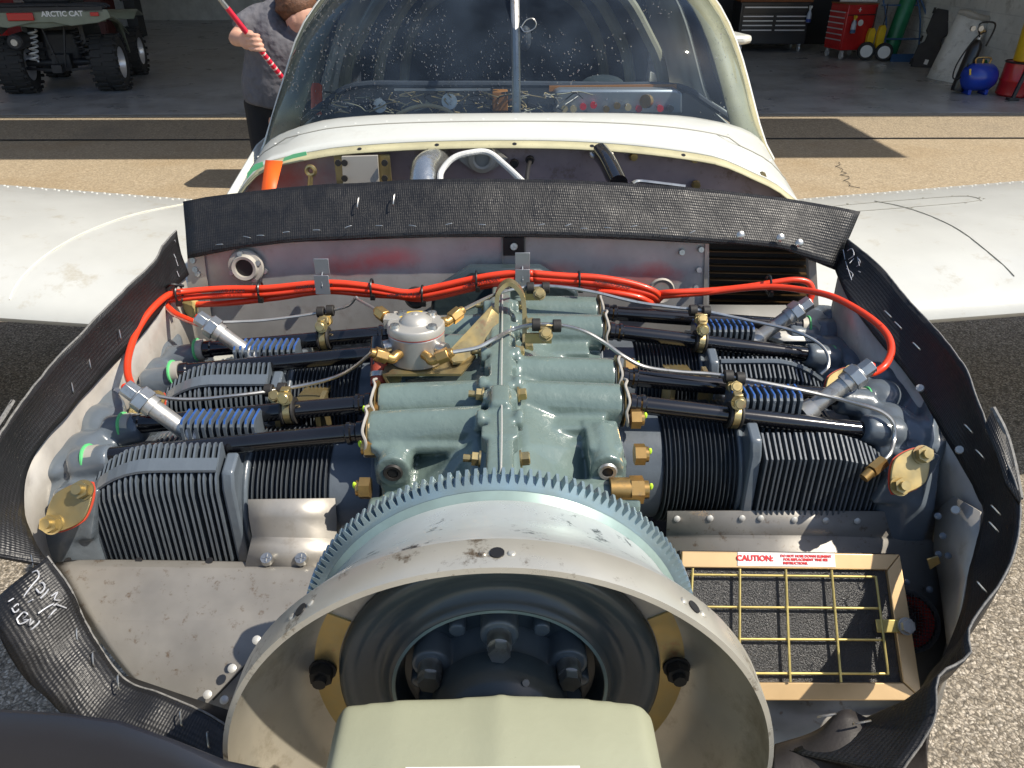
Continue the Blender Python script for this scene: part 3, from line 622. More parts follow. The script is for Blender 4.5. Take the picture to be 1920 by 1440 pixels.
part('engine_bay_floor', MB().box((0, 1.05, -.86), (1.02, .75, .01)), M['matte_black'], AC)
# gap filler between front edges: left inlet ramp
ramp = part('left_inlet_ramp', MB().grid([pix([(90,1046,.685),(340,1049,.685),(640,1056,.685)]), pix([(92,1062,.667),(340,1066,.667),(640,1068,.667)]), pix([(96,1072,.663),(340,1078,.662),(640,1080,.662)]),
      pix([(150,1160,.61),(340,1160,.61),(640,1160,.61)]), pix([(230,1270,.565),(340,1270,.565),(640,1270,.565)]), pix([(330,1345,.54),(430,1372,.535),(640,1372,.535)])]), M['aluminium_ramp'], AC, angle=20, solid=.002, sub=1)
part('dark_gap_strip', MB().grid([pix([(236,1268,.56),(330,1300,.548),(435,1335,.53)]), pix([(240,1290,.53),(330,1325,.52),(440,1370,.50)])]), M['matte_black'], AC, solid=.002)
ovh = MB().cyl((0,0,0), (0,0,.0012), .0055, n=12).mesh('screw_hole')
for px in (128, 261, 394): piece('screw_hole', ovh, M['matte_black'], ramp, T(A(px, 1052, y=.6805)+V((0,0,.0004))) @ look((0,-.35,1)) @ Matrix.Scale(.75, 4))
for px, py in ((437,1253),(391,1302),(422,1312),(483,1200)): piece('rivet', rvm, M['white_rivet'], ramp, T(A(px, py, y=.56 if py < 1280 else .548)+V((0,-.001,.001))) @ look((0,-.5,.8)) @ Matrix.Scale(.7, 4))
part('ramp_seam', MB().tube(pix([(400,1312,.548),(440,1270,.562),(468,1240,.572)]), .0012, 5, 2), M['matte_black'], ramp)
up = part('barrel_air_baffle', MB().grid([pix([(466,936,.715),(550,935,.715),(629,934,.72)]), pix([(468,970,.705),(550,971,.705),(632,972,.71)]), pix([(474,1006,.697),(550,1008,.697),(632,1010,.70)]), pix([(470,1022,.688),(550,1022,.688),(636,1022,.69)]), pix([(460,1064,.672),(550,1067,.672),(640,1068,.675)])]), al, AC, angle=30, solid=.0022)
for px in (503, 567): screw(up, A(px, 1051, y=.678)+V((0,-.001,.002)), (0,-.4,.9), 1.35)
# right shelf, wall with rivets, filter
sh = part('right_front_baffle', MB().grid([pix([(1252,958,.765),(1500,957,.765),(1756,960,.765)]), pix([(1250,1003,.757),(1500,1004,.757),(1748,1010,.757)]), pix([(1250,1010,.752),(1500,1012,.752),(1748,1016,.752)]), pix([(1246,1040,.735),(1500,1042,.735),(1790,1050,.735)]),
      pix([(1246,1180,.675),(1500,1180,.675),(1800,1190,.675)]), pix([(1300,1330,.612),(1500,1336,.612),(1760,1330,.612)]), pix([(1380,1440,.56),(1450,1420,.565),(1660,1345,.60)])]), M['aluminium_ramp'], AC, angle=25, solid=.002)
for px, py in ((1270,973),(1332,972),(1392,972),(1427,972),(1490,975),(1549,976),(1608,977)): piece('rivet', rvm, M['white_rivet'], sh, T(A(px, py, y=.761)) @ look((0,-1,.3)) @ Matrix.Scale(.65, 4))
for px, py in ((1756,971),(1765,1008),(1757,1042),(1775,1045),(1697,1094),(1740,1108),(1762,1226),(1720,1240)): piece('rivet', rvm, M['cast_grey'], sh, T(A(px, py, y=.70)+V((0,-.002,.004))) @ look((-.4,-.8,.6)) @ Matrix.Scale(.6, 4))
part('right_corner_plate', MB().grid([pix([(1756,958,.76),(1790,930,.745),(1840,960,.70)]), pix([(1752,1030,.735),(1790,1020,.71),(1836,1010,.68)]), pix([(1764,1100,.70),(1800,1090,.67),(1815,1080,.655)]), pix([(1780,1230,.62),(1790,1200,.62),(1800,1160,.625)])]), al, AC, angle=50, solid=.002)
part('orange_stain_tab', MB().prism([A(px, py, y=.69) for px, py in ((1740,1050),(1760,1044),(1764,1056),(1745,1068))], (0,.002,0)), M['cadmium'], sh)
FL = lambda px, py: A(px, py, y=.745-(.121)*max(0, min(1.1, (py-1038)/275)) if True else 0)
def FP(u, v):                                        # filter plane: u along the width, v down the slope (0..1)
    tl, tr, br, bl = FQ; return (tl*(1-u)+tr*u)*(1-v)+(bl*(1-u)+br*u)*v
FQ = [A(1285, 1034, y=.715), A(1683, 1040, y=.715), A(1725, 1312, y=.599), A(1270, 1312, y=.599)]
nf = (FQ[3]-FQ[0]).cross(FQ[1]-FQ[0]).normalized(); nf = -nf if nf.z < 0 else nf
def slab(name, uv, m, par, h0, h1, bev=0):
    return part(name, MB().prism([FP(u, v)+nf*h0 for u, v in uv], nf*(h1-h0)), m, par, bevel=bev)
af = slab('air_filter', [(-.02,-.01),(1.0,-.01),(1.0,1.0),(-.02,1.0)], M['matte_black'], AC, -.02, -.004)
fo = MB().grid([[FP(.0+.97*i/2, v) + nf*.001 for i in range(3)] for v in (.05, .5, .95)])
part('filter_foam', fo, M['filter_foam'], af)
slab('filter_frame', [(-.02,0),(1,0),(.93,.115),(-.02,.115)], M['frame_gold'], af, .0, .007, .0012)
slab('filter_frame', [(1,0.004),(1,.996),(.93,.88),(.93,.119)], M['frame_gold'], af, .0, .0068, .0012)
slab('filter_frame', [(1,1),(-.02,1),(-.02,.885),(.93,.885)], M['frame_gold'], af, .0, .007, .0012)
for v in (.165, .385, .60, .825): part('grille_wire', MB().cyl(FP(.02, v)+nf*.008, FP(.865, v)+nf*.008, .0015, n=8), M['wire_gold'], af)
for u in (.03, .245, .455, .665): part('grille_wire', MB().cyl(FP(u, .12)+nf*.0105, FP(u, .88)+nf*.0105, .0015, n=8), M['wire_gold'], af)
part('grille_wire', MB().cyl(FP(.865, .16)+nf*.0105, FP(.865, .83)+nf*.0105, .0015, n=8), M['wire_gold'], af)
tabp = slab('retaining_tab', [(.84,.46),(.985,.46),(.985,.55),(.84,.55)], M['wire_gold'], af, .0085, .011, .001)
piece('bolt', MB().cyl((0,0,0), (0,0,.003), .010, n=16).cyl((0,0,.003), (0,0,.009), .0085, .008, n=6).mesh('bolt'), M['steel'], af, T(FP(.965, .505)+nf*.011) @ look(nf))
slab('caution_label', [(.238,.002),(.69,.002),(.69,.098),(.238,.098)], M['label_white'], af, .0071, .0078)
ux = (FQ[1]-FQ[0]).normalized(); uy = nf.cross(ux).normalized()
FM = Matrix((ux, uy, nf)).transposed().to_4x4()
for s_, sz, u, v, b in (('CAUTION:', .0092, .318, .045, .0003), ('DO NOT HOSE DOWN ELEMENT', .0041, .555, .025, .00012), ('FOR REPLACEMENT TIME SEE', .0041, .553, .050, .00012), ('INSTRUCTIONS.', .0041, .505, .076, .00012)):
    piece('lettering', textmesh(s_, sz, bold=b), M['label_red'], af, T(FP(u, v)+nf*.0082) @ FM)
# cabin heat duct with mesh
dc = A(1703, 1165, y=.665); dn = V((-.1, -.72, .68)).normalized()
du = part('heat_duct', MB().lathe([(.031,.003),(.036,.003),(.036,-.03),(.031,-.03)], dc, dn, 28), M['mesh_dark'], AC)
part('duct_hose', MB().lathe([(.030,.0),(.028,-.004),(.030,-.008),(.024,-.014),(.022,-.03),(0,-.03)], dc, dn, 28), M['duct_red'], du)
mm = MB(); u_, v_ = perp(dn)
for k in range(-9, 10):
    h = math.sqrt(max(0, .034**2-(k*.0036)**2))
    for a_, b_2 in ((u_, v_), (v_, u_)): mm.beam(dc+dn*.0035+a_*k*.0036-b_2*h, dc+dn*.0035+a_*k*.0036+b_2*h, .0006, .0006)
part('mesh_screen', mm, M['mesh_dark'], du, angle=0, kind='stuff')

# ------------------------------------------------------------------ crankcase
cc = MB()
def xsec(y, hw, zt, zs, zr):
    return [V((XC+x, y, z)) for x, z in ((-hw, -.72), (-hw, zs), (-hw*.72, zs*.75+zr*.25), (-.03, zr), (.03, zr), (hw*.72, zs*.75+zr*.25), (hw, zs), (hw, -.72))]
secs = [xsec(.600, .085, 0, -.60, -.515), xsec(.630, .100, 0, -.585, -.488), xsec(.68, .118, 0, -.555, -.470), xsec(.715, .130, 0, -.530, -.462), xsec(.75, .138, 0, -.505, -.458), xsec(.85, .138, 0, -.492, -.455), xsec(1.10, .13, 0, -.492, -.455), xsec(1.16, .10, 0, -.50, -.47)]
for s0, s1 in zip(secs, secs[1:]):
    n = len(s0); cc.add(s0+s1, [tuple(range(n)), tuple(range(2*n-1, n-1, -1))]+[(i, i+n, (i+1)%n+n, (i+1)%n) for i in range(n)])
cc.prism([V((XC-.014, .600, -.56)), V((XC-.014, .603, -.45)), V((XC-.014, .63, -.436)), V((XC-.014, 1.14, -.424)), V((XC-.014, 1.16, -.5))], (.028, 0, 0))
bossL = [(700,795,.756), (735,742,.819), (730,655,.952), (720,612,1.024)]
TL = [(.756, -.470), (.819, -.468), (.955, -.466), (1.022, -.466)]
TR = [(.819, -.470), (.885, -.468), (1.025, -.466), (1.095, -.466)]
for k, (y_, z_) in enumerate(TL):
    e = .150 if k == 0 else .147; cc.cyl((XC-.02, y_, -.466), (XC-e, y_, z_-.002), .027, .0265, 20)
for k, (y_, z_) in enumerate(TR):
    e = .147; cc.cyl((XC+.02, y_, -.466), (XC+e, y_, z_-.002), .027, .0265, 20)
# front lugs with the socket plugs
for sx, yy in ((-1, .672), (1, .672)):
    cx_ = XC+sx*.118
    cc.cyl((cx_, .700, -.487), (cx_, .77, -.487), .0195, .022, 20); cc.box((cx_, .75, -.480), (.040, .06, .022))
    cc.prism([V((cx_-.02, .706, -.485)), V((cx_+.02, .706, -.485)), V((cx_+.012, .70, -.55)), V((cx_-.012, .70, -.55))], (0, .06, 0))
cc.cyl((XC+.05, .690, -.518), (XC+.152, .690, -.522), .0235, .0235, 24); cc.cyl((XC-.06, .685, -.530), (XC-.145, .685, -.535), .020, .020, 24)
cc.box((XC+.095, .775, -.495), (.08, .05, .022)); cc.box((XC-.095, .733, -.474), (.10, .022, .012)); cc.box((XC+.0, .765, -.437), (.022, .045, .026))

for y_ in (.70, .78, .86, .94, 1.02): cc.box((XC, y_, -.445), (.040, .022, .022))
# sloping webs towards the boss row
for sx in (-1, 1):
    for y_ in (.79, .87, .99): cc.box((XC+sx*.075, y_, -.482), (.10, .05, .02))
for sx, y_, z_ in ((1, .775, -.4915), (-1, .86, -.487), (1, .93, -.487), (-1, .99, -.487)): cc.beam((XC+sx*.030, y_, z_+.012), (XC+sx*.125, y_-.004, z_-.002), .006, .016)
for sx in (-1, 1):
    cc.box((XC+sx*.138, .80, -.53), (.012, .15, .075)); cc.box((XC+sx*.138, 1.0, -.53), (.012, .14, .075))
    for y_ in (.72, .80, .88, .96, 1.04): cc.cyl((XC+sx*.017, y_+.012, -.4405), (XC+sx*.026, y_+.012, -.4405), .0125, .0125, 16)
case = part('crankcase', cc, M['case_green'], AC, remesh=.0026, smooth=6)
part('parting_line', MB().tube([V((XC+.0015, .622, -.4335)), V((XC+.002, .70, -.429)), V((XC+.0015, .80, -.4265)), V((XC+.002, .95, -.4245)), V((XC+.002, 1.13, -.4225))], .0009, 5, 6), M['white_rivet'], case)
hexb = MB().cyl((0,0,0), (0,0,.002), .0092, n=16).cyl((0,0,.002), (0,0,.0095), .0078, n=6).cyl((0,0,.0095), (0,0,.0105), .0065, .0055, n=12).mesh('hex_bolt')
stud = MB().cyl((0,0,0), (0,0,.002), .0088, n=16).cyl((0,0,.002), (0,0,.009), .0078, n=6).cyl((0,0,.009), (0,0,.018), .004, n=10).mesh('stud_nut')
for py, y_ in ((690,.905), (770,.79), (600,1.06), (880,.655)):
    z_ = -.4405
    piece('bolt', hexb, M['cadmium'], case, T((XC+.0205, y_, z_)) @ look((1,0,.1)))
    piece('bolt', stud, M['cadmium'], case, T((XC-.0195, y_, z_)) @ look((-1,0,.1)))
sock = MB().lathe([(0,-.004),(.006,-.004),(.0062,.002),(.0095,.0025),(.011,0)], (0,0,0), (0,0,1), 20).mesh('socket_plug')
for sx in (-1, 1): piece('socket_plug', sock, M['steel_dull'] if sx > 0 else M['rubber'], case, T((XC+sx*.118, .6985, -.487)) @ look((0,-1,0)))
for sx in (-1, 1): piece('plug_recess', MB().cyl((0,0,-.003), (0,0,.0012), .0058, n=6).mesh('plug_recess'), M['matte_black'], case, T((XC+sx*.118, .6985, -.487)) @ look((0,-1,0)))
# rear accessory mount seen behind the cable bundle
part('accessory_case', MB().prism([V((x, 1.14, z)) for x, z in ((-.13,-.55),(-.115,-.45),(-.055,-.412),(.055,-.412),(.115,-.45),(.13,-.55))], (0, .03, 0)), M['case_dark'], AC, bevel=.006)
# cylinder base nuts
nutM = MB().cyl((0,0,0), (0,0,.012), .0125, n=6).cyl((0,0,.012), (0,0,.016), .009, n=12).mesh('base_nut')
bnut = MB().cyl((0,0,-.022), (0,0,.0), .0135, n=20).cyl((0,0,0), (0,0,.014), .0155, n=6).cyl((0,0,.014), (0,0,.020), .010, n=12).mesh('through_bolt_nut')
lime = MB().ball((0,0,0), (.0025,.002,.0045), 8, 6).mesh('paint_dab')
for sx, px, py, y_, me in ((-1,696,915,.70,nutM),(-1,706,838,.735,nutM),(-1,712,772,.80,nutM),(1,1190,852,.735,nutM),(1,1183,785,.80,nutM),(1,1182,918,.685,bnut),(1,1172,688,.93,nutM)):
    p = A(px, py, y=y_); piece('base_nut', me, M['brass'], AC, T(p) @ look((sx,0,0)) @ Matrix.Rotation(.3, 4, 'Z'))
    piece('paint_dab', lime, M['lime_paint'], AC, T(p+V((sx*(.022 if me is bnut else .017), -.003, .006))))

# ------------------------------------------------------------------ cylinders
finb = MB().lathe([(.066,-.0006),(.0795,-.0005),(.080,0),(.0795,.0005),(.066,.0006)], (0,0,0), (1,0,0), 48).mesh('barrel_fin', fix=False)
for p_ in finb.polygons: pass
def plate(poly, t):
    n = len(poly); m = MB().prism([V((-t/2, a, b)) for a, b in poly], (t, 0, 0)); return m
FO = [(-.080,-.13),(-.088,-.10),(-.088,.060),(-.083,.074),(-.074,.083),(-.066,.090),(-.053,.101),(-.048,.100),(-.047,.052),(.060,.052),(.088,.045),(.088,-.13)]
finh = plate(FO, .0022).mesh('head_fin')
FRt = [(-.080,-.13),(-.085,-.10),(-.090,.060),(-.060,.079),(-.056,.077),(-.052,.048),(.060,.052),(.088,.045),(.088,-.13)]
finr = plate(FRt, .0022).mesh('head_fin')
finu = plate([(-.018,-.055),(-.018,.006),(-.012,.012),(.014,.012),(.018,.006),(.018,-.055)], .0036).mesh('plug_fin')
finc = plate([(-.0155,.0085),(-.0125,.0126),(.0145,.0126),(.0183,.0066),(.0183,.0050),(.014,.0113),(-.012,.0113)], .0022).mesh('blue_stripe')
finu2 = plate([(-.018,-.02),(-.018,.006),(-.012,.0115),(.014,.0115),(.018,.006),(.018,-.02)], .0042).mesh('plug_fin')
def hx(t):                                             # height profile of the head fins, 0 = root, 1 = outer end
    return 1-.42*max(0, (t-.45)/.55)**2.2
def make_cylinder(sx, y0, front):
    c0 = V((XC, y0, ZC))
    cy = part('cylinder', MB().cyl(c0+V((sx*.14,0,0)), c0+V((sx*.200,0,0)), .0745, .0745, 48).cyl(c0+V((sx*.198,0,0)), c0+V((sx*.295,0,0)), .067, .067, 48).cyl(c0+V((sx*.138,0,0)), c0+V((sx*.150,0,0)), .090, .090, 8, .39), M['fin_grey'], AC, bevel=.0015)
    if front and 0: pass
    for k in range(16):
        piece('barrel_fin', finb, M['barrel_black'], cy, T(c0+V((sx*(.203+k*.0056),0,0))) @ Matrix.Rotation(R(random.uniform(-.5,.5)), 4, 'Z'))
    root = [(-.080,-.13),(-.086,-.10),(-.086,.062),(-.079,.080),(-.052,.090),(-.046,.066),(.06,.066),(.088,.055),(.088,-.13)]
    part('head_root', MB().prism([c0+V((sx*.298, a, b)) for a, b in root], (sx*.014, 0, 0)).lathe([(.0,0),(.081,0),(.081,.006),(.075,.010),(0,.010)], c0+V((sx*.292,0,0)), (sx,0,0), 40), M['cast_grey'], cy, bevel=.003)
    part('head_core', MB().prism([c0+V((sx*.31, a, b)) for a, b in ((-.068,-.13),(-.068,.030),(-.04,.040),(.06,.040),(.07,.030),(.07,-.13))], (sx*.16, 0, 0)), M['barrel_black'], cy)
    nf_ = 23
    for k in range(nf_):
        t = k/(nf_-1); s_ = hx(t); yo = 1-.10*max(0, (t-.6)/.4)**2
        piece('head_fin', finh if sx < 0 else finr, M['cast_grey'] if sx < 0 else M['fin_grey'], cy, T(c0+V((sx*(.3165+k*.0069)+random.uniform(-.0003,.0003),0,0))) @ Matrix.Rotation(R(random.uniform(-.7,.7)), 4, 'Z') @ Matrix.Diagonal((1, yo, s_*random.uniform(.992,1.006), 1)))
    bandx = [(t, hx(t)) for t in [i/12 for i in range(13)]]
    if sx < 0:
        P = [c0+V((sx*(.3165+t*.0069*(nf_-1)), -.073, .0865*h+.001)) for t, h in bandx]
        m = MB()
        for a, b in zip(P, P[1:]): m.add([a+V((0,-.0065,-.004)), a+V((0,.007,.0035)), a+V((0,.007,.0005)), a+V((0,-.0065,-.007)), b+V((0,-.0065,-.004)), b+V((0,.007,.0035)), b+V((0,.007,.0005)), b+V((0,-.0065,-.007))], [(0,1,5,4),(1,2,6,5),(2,3,7,6),(3,0,4,7),(0,3,2,1),(4,5,6,7)])
        part('head_rib', m, M['cast_grey'], cy)
    elif not front:
        P = [c0+V((sx*(.3165+t*.0069*(nf_-1)), -.068, .074*h+.001)) for t, h in bandx]
        part('head_rib', MB().tube(P, .004, 6, 1), M['cast_grey'], cy)
    for k in range(11):
        p = c0+V((sx*(.292+k*.0084), .004 if sx < 0 else .0, .093))
        piece('plug_fin', finu, M['cast_grey'], cy, T(p)); piece('blue_stripe', finc, M['blue_paint'], cy, T(p+V((0,0,.0002))))
    # rocker box
    rk = MB(); top = [(.555,-.03,.086),(.552,.06,.088),(.545,.115,.088),(.522,.125,.086),(.492,.090,.080),(.470,.03,.070),(.470,-.03,.060),(.470,-.082,.036),(.500,-.098,.0),(.533,-.098,-.012),(.545,-.06,.045)]
    P = [c0+V((sx*a, b, c)) for a, b, c in top]; rk.prism(P, (0,0,-.13))
    rk.cyl(c0+V((sx*.452,-.034,.069)), c0+V((sx*.50,-.034,.060)), .0185, .021, 20); rk.cyl(c0+V((sx*.443,.030,.073)), c0+V((sx*.49,.030,.066)), .0185, .021, 20)
    for a, b, c, r_ in ((.505,.0,.058,(.030,.034,.022)),(.515,.055,.069,(.030,.028,.017)),(.49,-.050,.034,(.026,.034,.018)),(.525,-.025,.058,(.028,.032,.016)),(.535,.090,.076,(.016,.016,.014))): rk.ball(c0+V((sx*a, b, c)), r_, 16, 12)
    rk.prism([c0+V((sx*a, b, c)) for a, b, c in ((.56,-.05,.070),(.565,.0,.090),(.545,.012,.094),(.536,-.03,.086),(.535,-.062,.050))], (0,0,-.05))
    rk.prism([c0+V((sx*.49,-.06,.02))+u_ for u_ in (V((-.034,0,-.036)),V((.020,0,-.036)),V((.040,.01,.030)),V((-.012,.01,.030)))], (0,-.035,.012))
    rb_ = part('rocker_box', rk, M['cast_grey'], AC, remesh=.0032, smooth=14)
    # elliptical cover plate on two studs
    ctr = c0+V((sx*(.470 if sx < 0 else .478), -.100, .049)); n_ = V((0, -.78, .62)).normalized(); e1 = (V((.62, .45, .6))-n_*V((.62, .45, .6)).dot(n_)).normalized(); e2 = n_.cross(e1)
    pl_ = []
    for i in range(32):
        a = 2*math.pi*i/32; rr_ = 1/((abs(math.cos(a)/.034)**1.45+abs(math.sin(a)/.0215)**1.45)**(1/1.45)); pl_.append(ctr+e1*rr_*math.cos(a)+e2*rr_*math.sin(a)+n_*.012)
    part('red_gasket', MB().prism([ctr+(p-ctr)*1.04-n_*.0025 for p in pl_], n_*.002), M['gasket_red'], rb_)
    cp = part('cover_plate', MB().prism(pl_, n_*.004), M['cadmium'], AC, bevel=.001)
    for s2 in (-1, 1): piece('stud_nut', bigstud, M['cadmium'], cp, T(ctr+e1*s2*.0235+n_*.016) @ look(n_))
    return cy
bigstud = MB().cyl((0,0,0), (0,0,.0018), .0115, n=18).cyl((0,0,.0018), (0,0,.0105), .0098, n=6).cyl((0,0,.0105), (0,0,.016), .0055, n=12).mesh('stud_nut')
CYL = [make_cylinder(-1, .790, True), make_cylinder(1, .850, True), make_cylinder(-1, .992, False), make_cylinder(1, 1.058, False)]
for sx, y_ in ((-1, .895), (1, .958)):
    part('inter_cylinder_baffle', MB().box((XC+sx*.255, y_, -.505), (.036, .12, .004), Matrix.Rotation(R(-12), 3, 'X')).box((XC+sx*.225, y_-.055, -.50), (.006, .05, .05)).box((XC+sx*.275, y_-.055, -.50), (.006, .05, .05)), M['cadmium'], AC)
# pushrod tubes
ends = [((185,858),.756,-1),((250,797),.819,-1),((340,697),.955,-1),((385,655),1.022,-1),((1662,812),.819,1),((1608,748),.885,1),((1545,668),1.025,1),((1500,612),1.095,1)]
for k, ((px, py), y_, sx) in enumerate(ends):
    z_ = (TL+TR)[k][1]; p0 = V((XC+sx*.158, y_, z_)); p1 = A(px, py, y=y_); d = (p1-p0).normalized()
    tb = part('pushrod_tube', MB().cyl(p0, p1, .0112, n=24), M['tube_black'], AC, angle=60)
    part('tube_collar', MB().lathe([(.0112,-.002),(.0135,0),(.0135,.006),(.0118,.008),(.0118,.012),(.0135,.014),(.0135,.018),(.0112,.020)], p0, d, 24), M['tube_black'], tb)
    part('tube_collar', MB().lathe([(.0112,-.012),(.0128,-.010),(.0128,.0)], p1-d*.0, d, 24), M['tube_black'], tb)
    part('seal_ring', MB().cyl(p1, p1+d*.010, .0155, n=24), M['gasket'], tb); part('green_seal', MB().lathe([(.0150,0),(.0178,.001),(.0178,.003),(.0150,.004)], p1+d*.009, d, 24), M['green_ring'], tb)
    # gasket ring and lock tab at the boss
    gk = MB(); n = 26
    gk.lathe([(.0145,0),(.0285,0),(.0285,.0012),(.0145,.0012)], p0-V((sx*.009,0,0)), (sx,0,0), 28)
    part('gasket_ring', gk, M['brass'], tb)
    lk = [V((p0.x-sx*.006+sx*.002*math.sin(i*2.1), y_+.030*math.cos(a), z_+.030*math.sin(a))) for i, a in enumerate([R(60)+i*R(22) for i in range(8)])] if sx < 0 else [V((p0.x-sx*.006+sx*.002*math.sin(i*2.1), y_+.030*math.cos(a), z_+.030*math.sin(a))) for i, a in enumerate([R(60)+i*R(22) for i in range(8)])]
    part('lock_tab', MB().tube(lk, .0018, 6, 4), M['gasket'], tb)
# rubber-lined clamps round the tubes
def pclamp(px, y_, k, up=True):
    sx = ends[k][2]; (ex, ey), yy, _ = ends[k]; z_ = (TL+TR)[k][1]; p0 = V((XC+sx*.158, yy, z_)); p1 = A(ex, ey, y=yy); d = (p1-p0).normalized()
    best = min((abs(A2(p0.lerp(p1, t/200)).x-px), t/200) for t in range(201))[1]; c = p0.lerp(p1, best)
    cl = part('tube_clamp', MB().lathe([(.0112,-.0085),(.0165,-.0085),(.0172,-.006),(.0150,-.0045),(.0150,.0045),(.0172,.006),(.0165,.0085),(.0112,.0085)], c, d, 24), M['rubber'], AC, angle=60)
    part('clamp_band', MB().lathe([(.0150,-.0042),(.0162,-.0042),(.0162,.0042),(.0150,.0042)], c, d, 24), M['cadmium'], cl)
    part('clamp_lug', MB().box(c+V((0,-.004,.024)), (.011,.010,.020)), M['cadmium'], cl, bevel=.001)
    piece('clamp_bolt', hexb, M['cadmium'], cl, T(c+V((0,-.009,.024))) @ look((0,-1,.3)))
    return c+V((0,0,.030))
pclamp(610, 0, 3); pclamp(545, 0, 1); pclamp(1312, 0, 6); pclamp(1376, 0, 4)

# ------------------------------------------------------------------ spark plugs, ignition leads
def plug(seat, nut, cable):
    d = (nut-seat).normalized()
    sp_ = part('spark_plug', MB().cyl(seat-d*.006, seat+d*.010, .0150, .0130, 20).cyl(seat+d*.010, seat+d*.055, .0104, .0108, 20).cyl(seat+d*.055, seat+d*.064, .0128, .0128, 24), M['steel_dull'], AC, angle=40)
    part('plug_nut', MB().cyl(seat+d*.064, seat+d*.078, .0162, .0162, 6).cyl(seat+d*.078, seat+d*.080, .014, .013, 18), M['steel'], sp_, bevel=.0008)
    part('lead_nut', MB().cyl(seat+d*.080, seat+d*.096, .0108, .0106, 6), M['steel'], sp_, bevel=.0006)
    return seat+d*.095, d
RED = M['red_cable']
s1, d1 = plug(A(362, 818, y=.790), A(262, 745, y=.800), 0)
s2, d2 = plug(A(478, 670, y=.99), A(400, 614, y=1.00), 0)
s3, d3 = plug(A(1516, 770, y=.845), A(1606, 705, y=.855), 0)
s4, d4 = plug(A(1418, 636, y=1.055), A(1492, 585, y=1.065), 0)
def lead(pts, r=.0048): return part('ignition_lead', MB().tube(pts, r, 12, 7), RED, AC, angle=180)
YB = 1.10
lead(pix([(1000,512,YB),(960,512,YB),(900,520,YB),(800,542,YB),(760,548,YB),(690,536,YB),(610,530,YB),(500,540,YB),(420,541,YB),(352,546,1.09),(318,552,1.07),(285,580,1.02),(258,620,.975),(242,665,.92),(240,700,.88),(248,728,.84)])+[s1])
lead(pix([(1000,522,YB),(960,523,YB),(900,532,YB),(800,553,YB),(760,555,YB),(690,545,YB),(610,541,YB),(500,551,YB),(400,555,YB),(340,560,1.09),(312,566,1.08),(325,585,1.06),(350,598,1.04),(378,607,1.02)])+[s2])
lead(pix([(960,530,1.105),(900,538,1.105),(800,560,1.105),(740,555,1.105),(690,552,1.105),(610,546,1.105),(520,558,1.105),(430,568,1.11),(362,571,1.13)]))
lead(pix([(322,556,1.08),(310,552,1.09),(315,545,1.10),(335,548,1.11),(380,556,1.11),(430,553,1.11),(500,546,1.11),(610,536,1.112),(700,541,1.11),(800,549,1.11),(900,526,1.11),(960,518,1.11)]))
lead(pix([(1000,512,YB),(1060,517,YB),(1120,520,YB),(1180,530,YB),(1225,545,YB),(1240,560,1.11)])); lead(pix([(1000,522,YB),(1060,526,YB),(1120,531,YB),(1180,542,YB),(1220,552,YB),(1236,564,1.11)]))
lead(pix([(980,530,1.105),(1050,534,1.105),(1110,540,1.105),(1165,548,1.105),(1210,560,1.10),(1228,570,1.11)]))
lead(pix([(1120,545,1.10),(1160,550,1.095),(1200,558,1.095),(1222,568,1.10)]))
lead(pix([(1236,550,1.11),(1262,548,1.10),(1330,545,1.10),(1400,538,1.10),(1450,530,1.10),(1490,525,1.10),(1516,530,1.10),(1524,548,1.095),(1516,568,1.09)])+[s4])
lead(pix([(1236,556,1.11),(1270,553,1.10),(1330,548,1.10),(1400,540,1.09),(1450,538,1.08),(1500,543,1.06),(1560,556,1.02),(1620,588,.97),(1660,622,.93),(1672,655,.90),(1660,685,.87),(1635,700,.862)])+[s3])
def tie(px, py, y_, w_=.010, h_=.026, rot=0):
    p = A(px, py, y=y_)
    part('cable_tie', MB().tube([p+V((.0, -.013*math.cos(a), .0135*math.sin(a))) for a in [i*math.pi/6 for i in range(13)]], .0018, 6, 2).box(p+V((.002,-.011,-.011)), (.007,.007,.007)), M['tie_black'], AC)
for px, py, y_ in ((336,551,1.08),(489,545,1.103),(698,540,1.103),(793,552,1.103),(894,525,1.103),(1086,526,1.103),(1441,533,1.095)): tie(px, py, y_)
part('cable_tie_tail', MB().tube(pix([(310,540,1.08),(322,533,1.07),(345,536,1.08)]), .0022, 6, 4), M['tie_black'], AC)
for px, py, nx in ((608,528,1.10),(980,517,1.10)):
    p = A(px, py, y=1.10)
    part('cable_clamp', MB().tube([p+V((0, -.014*math.cos(a), .016*math.sin(a))) for a in [i*math.pi/6 for i in range(13)]], .0014, 4, 2).box(p+V((0,-.0135,0)), (.022,.0012,.030)).box(p+V((0,-.002,.024)), (.022,.0018,.026)), M['panel_silver'], AC, bevel=.0005)
screw(AC, A(610, 508, y=1.165), s=1.3)
for s_, px, py, rz in (('SLICK BY CHAMPION', 425, 545, 0), ('SLICK BY CHAMPION', 905, 528, 12), ('SLICK BY CHAMPION', 760, 552, 3), ('SLICK BY CHAMPION', 1150, 533, -12), ('SLICK BY CHAMPION', 590, 536, 4)):
    piece('lettering', textmesh(s_, .0058, depth=.0001, bold=.0001), M['black_print'], AC, T(A(px, py, y=1.0945)) @ Matrix.Rotation(R(-rz), 4, 'Y') @ Matrix.Rotation(R(62), 4, 'X') @ Matrix.Rotation(math.pi, 4, 'Z'))
part('sealant_block', MB().prism([A(px, py, y=1.12) for px, py in ((338,562),(352,550),(366,566),(365,596),(356,600),(340,578))], (0,.02,0)), M['rtv_yellow'], AC, bevel=.004)
part('grommet', MB().lathe([(.014,0),(.020,.004),(.022,0)], A(1240, 545, y=1.175), (0,-1,0), 24), M['gasket'], AC)
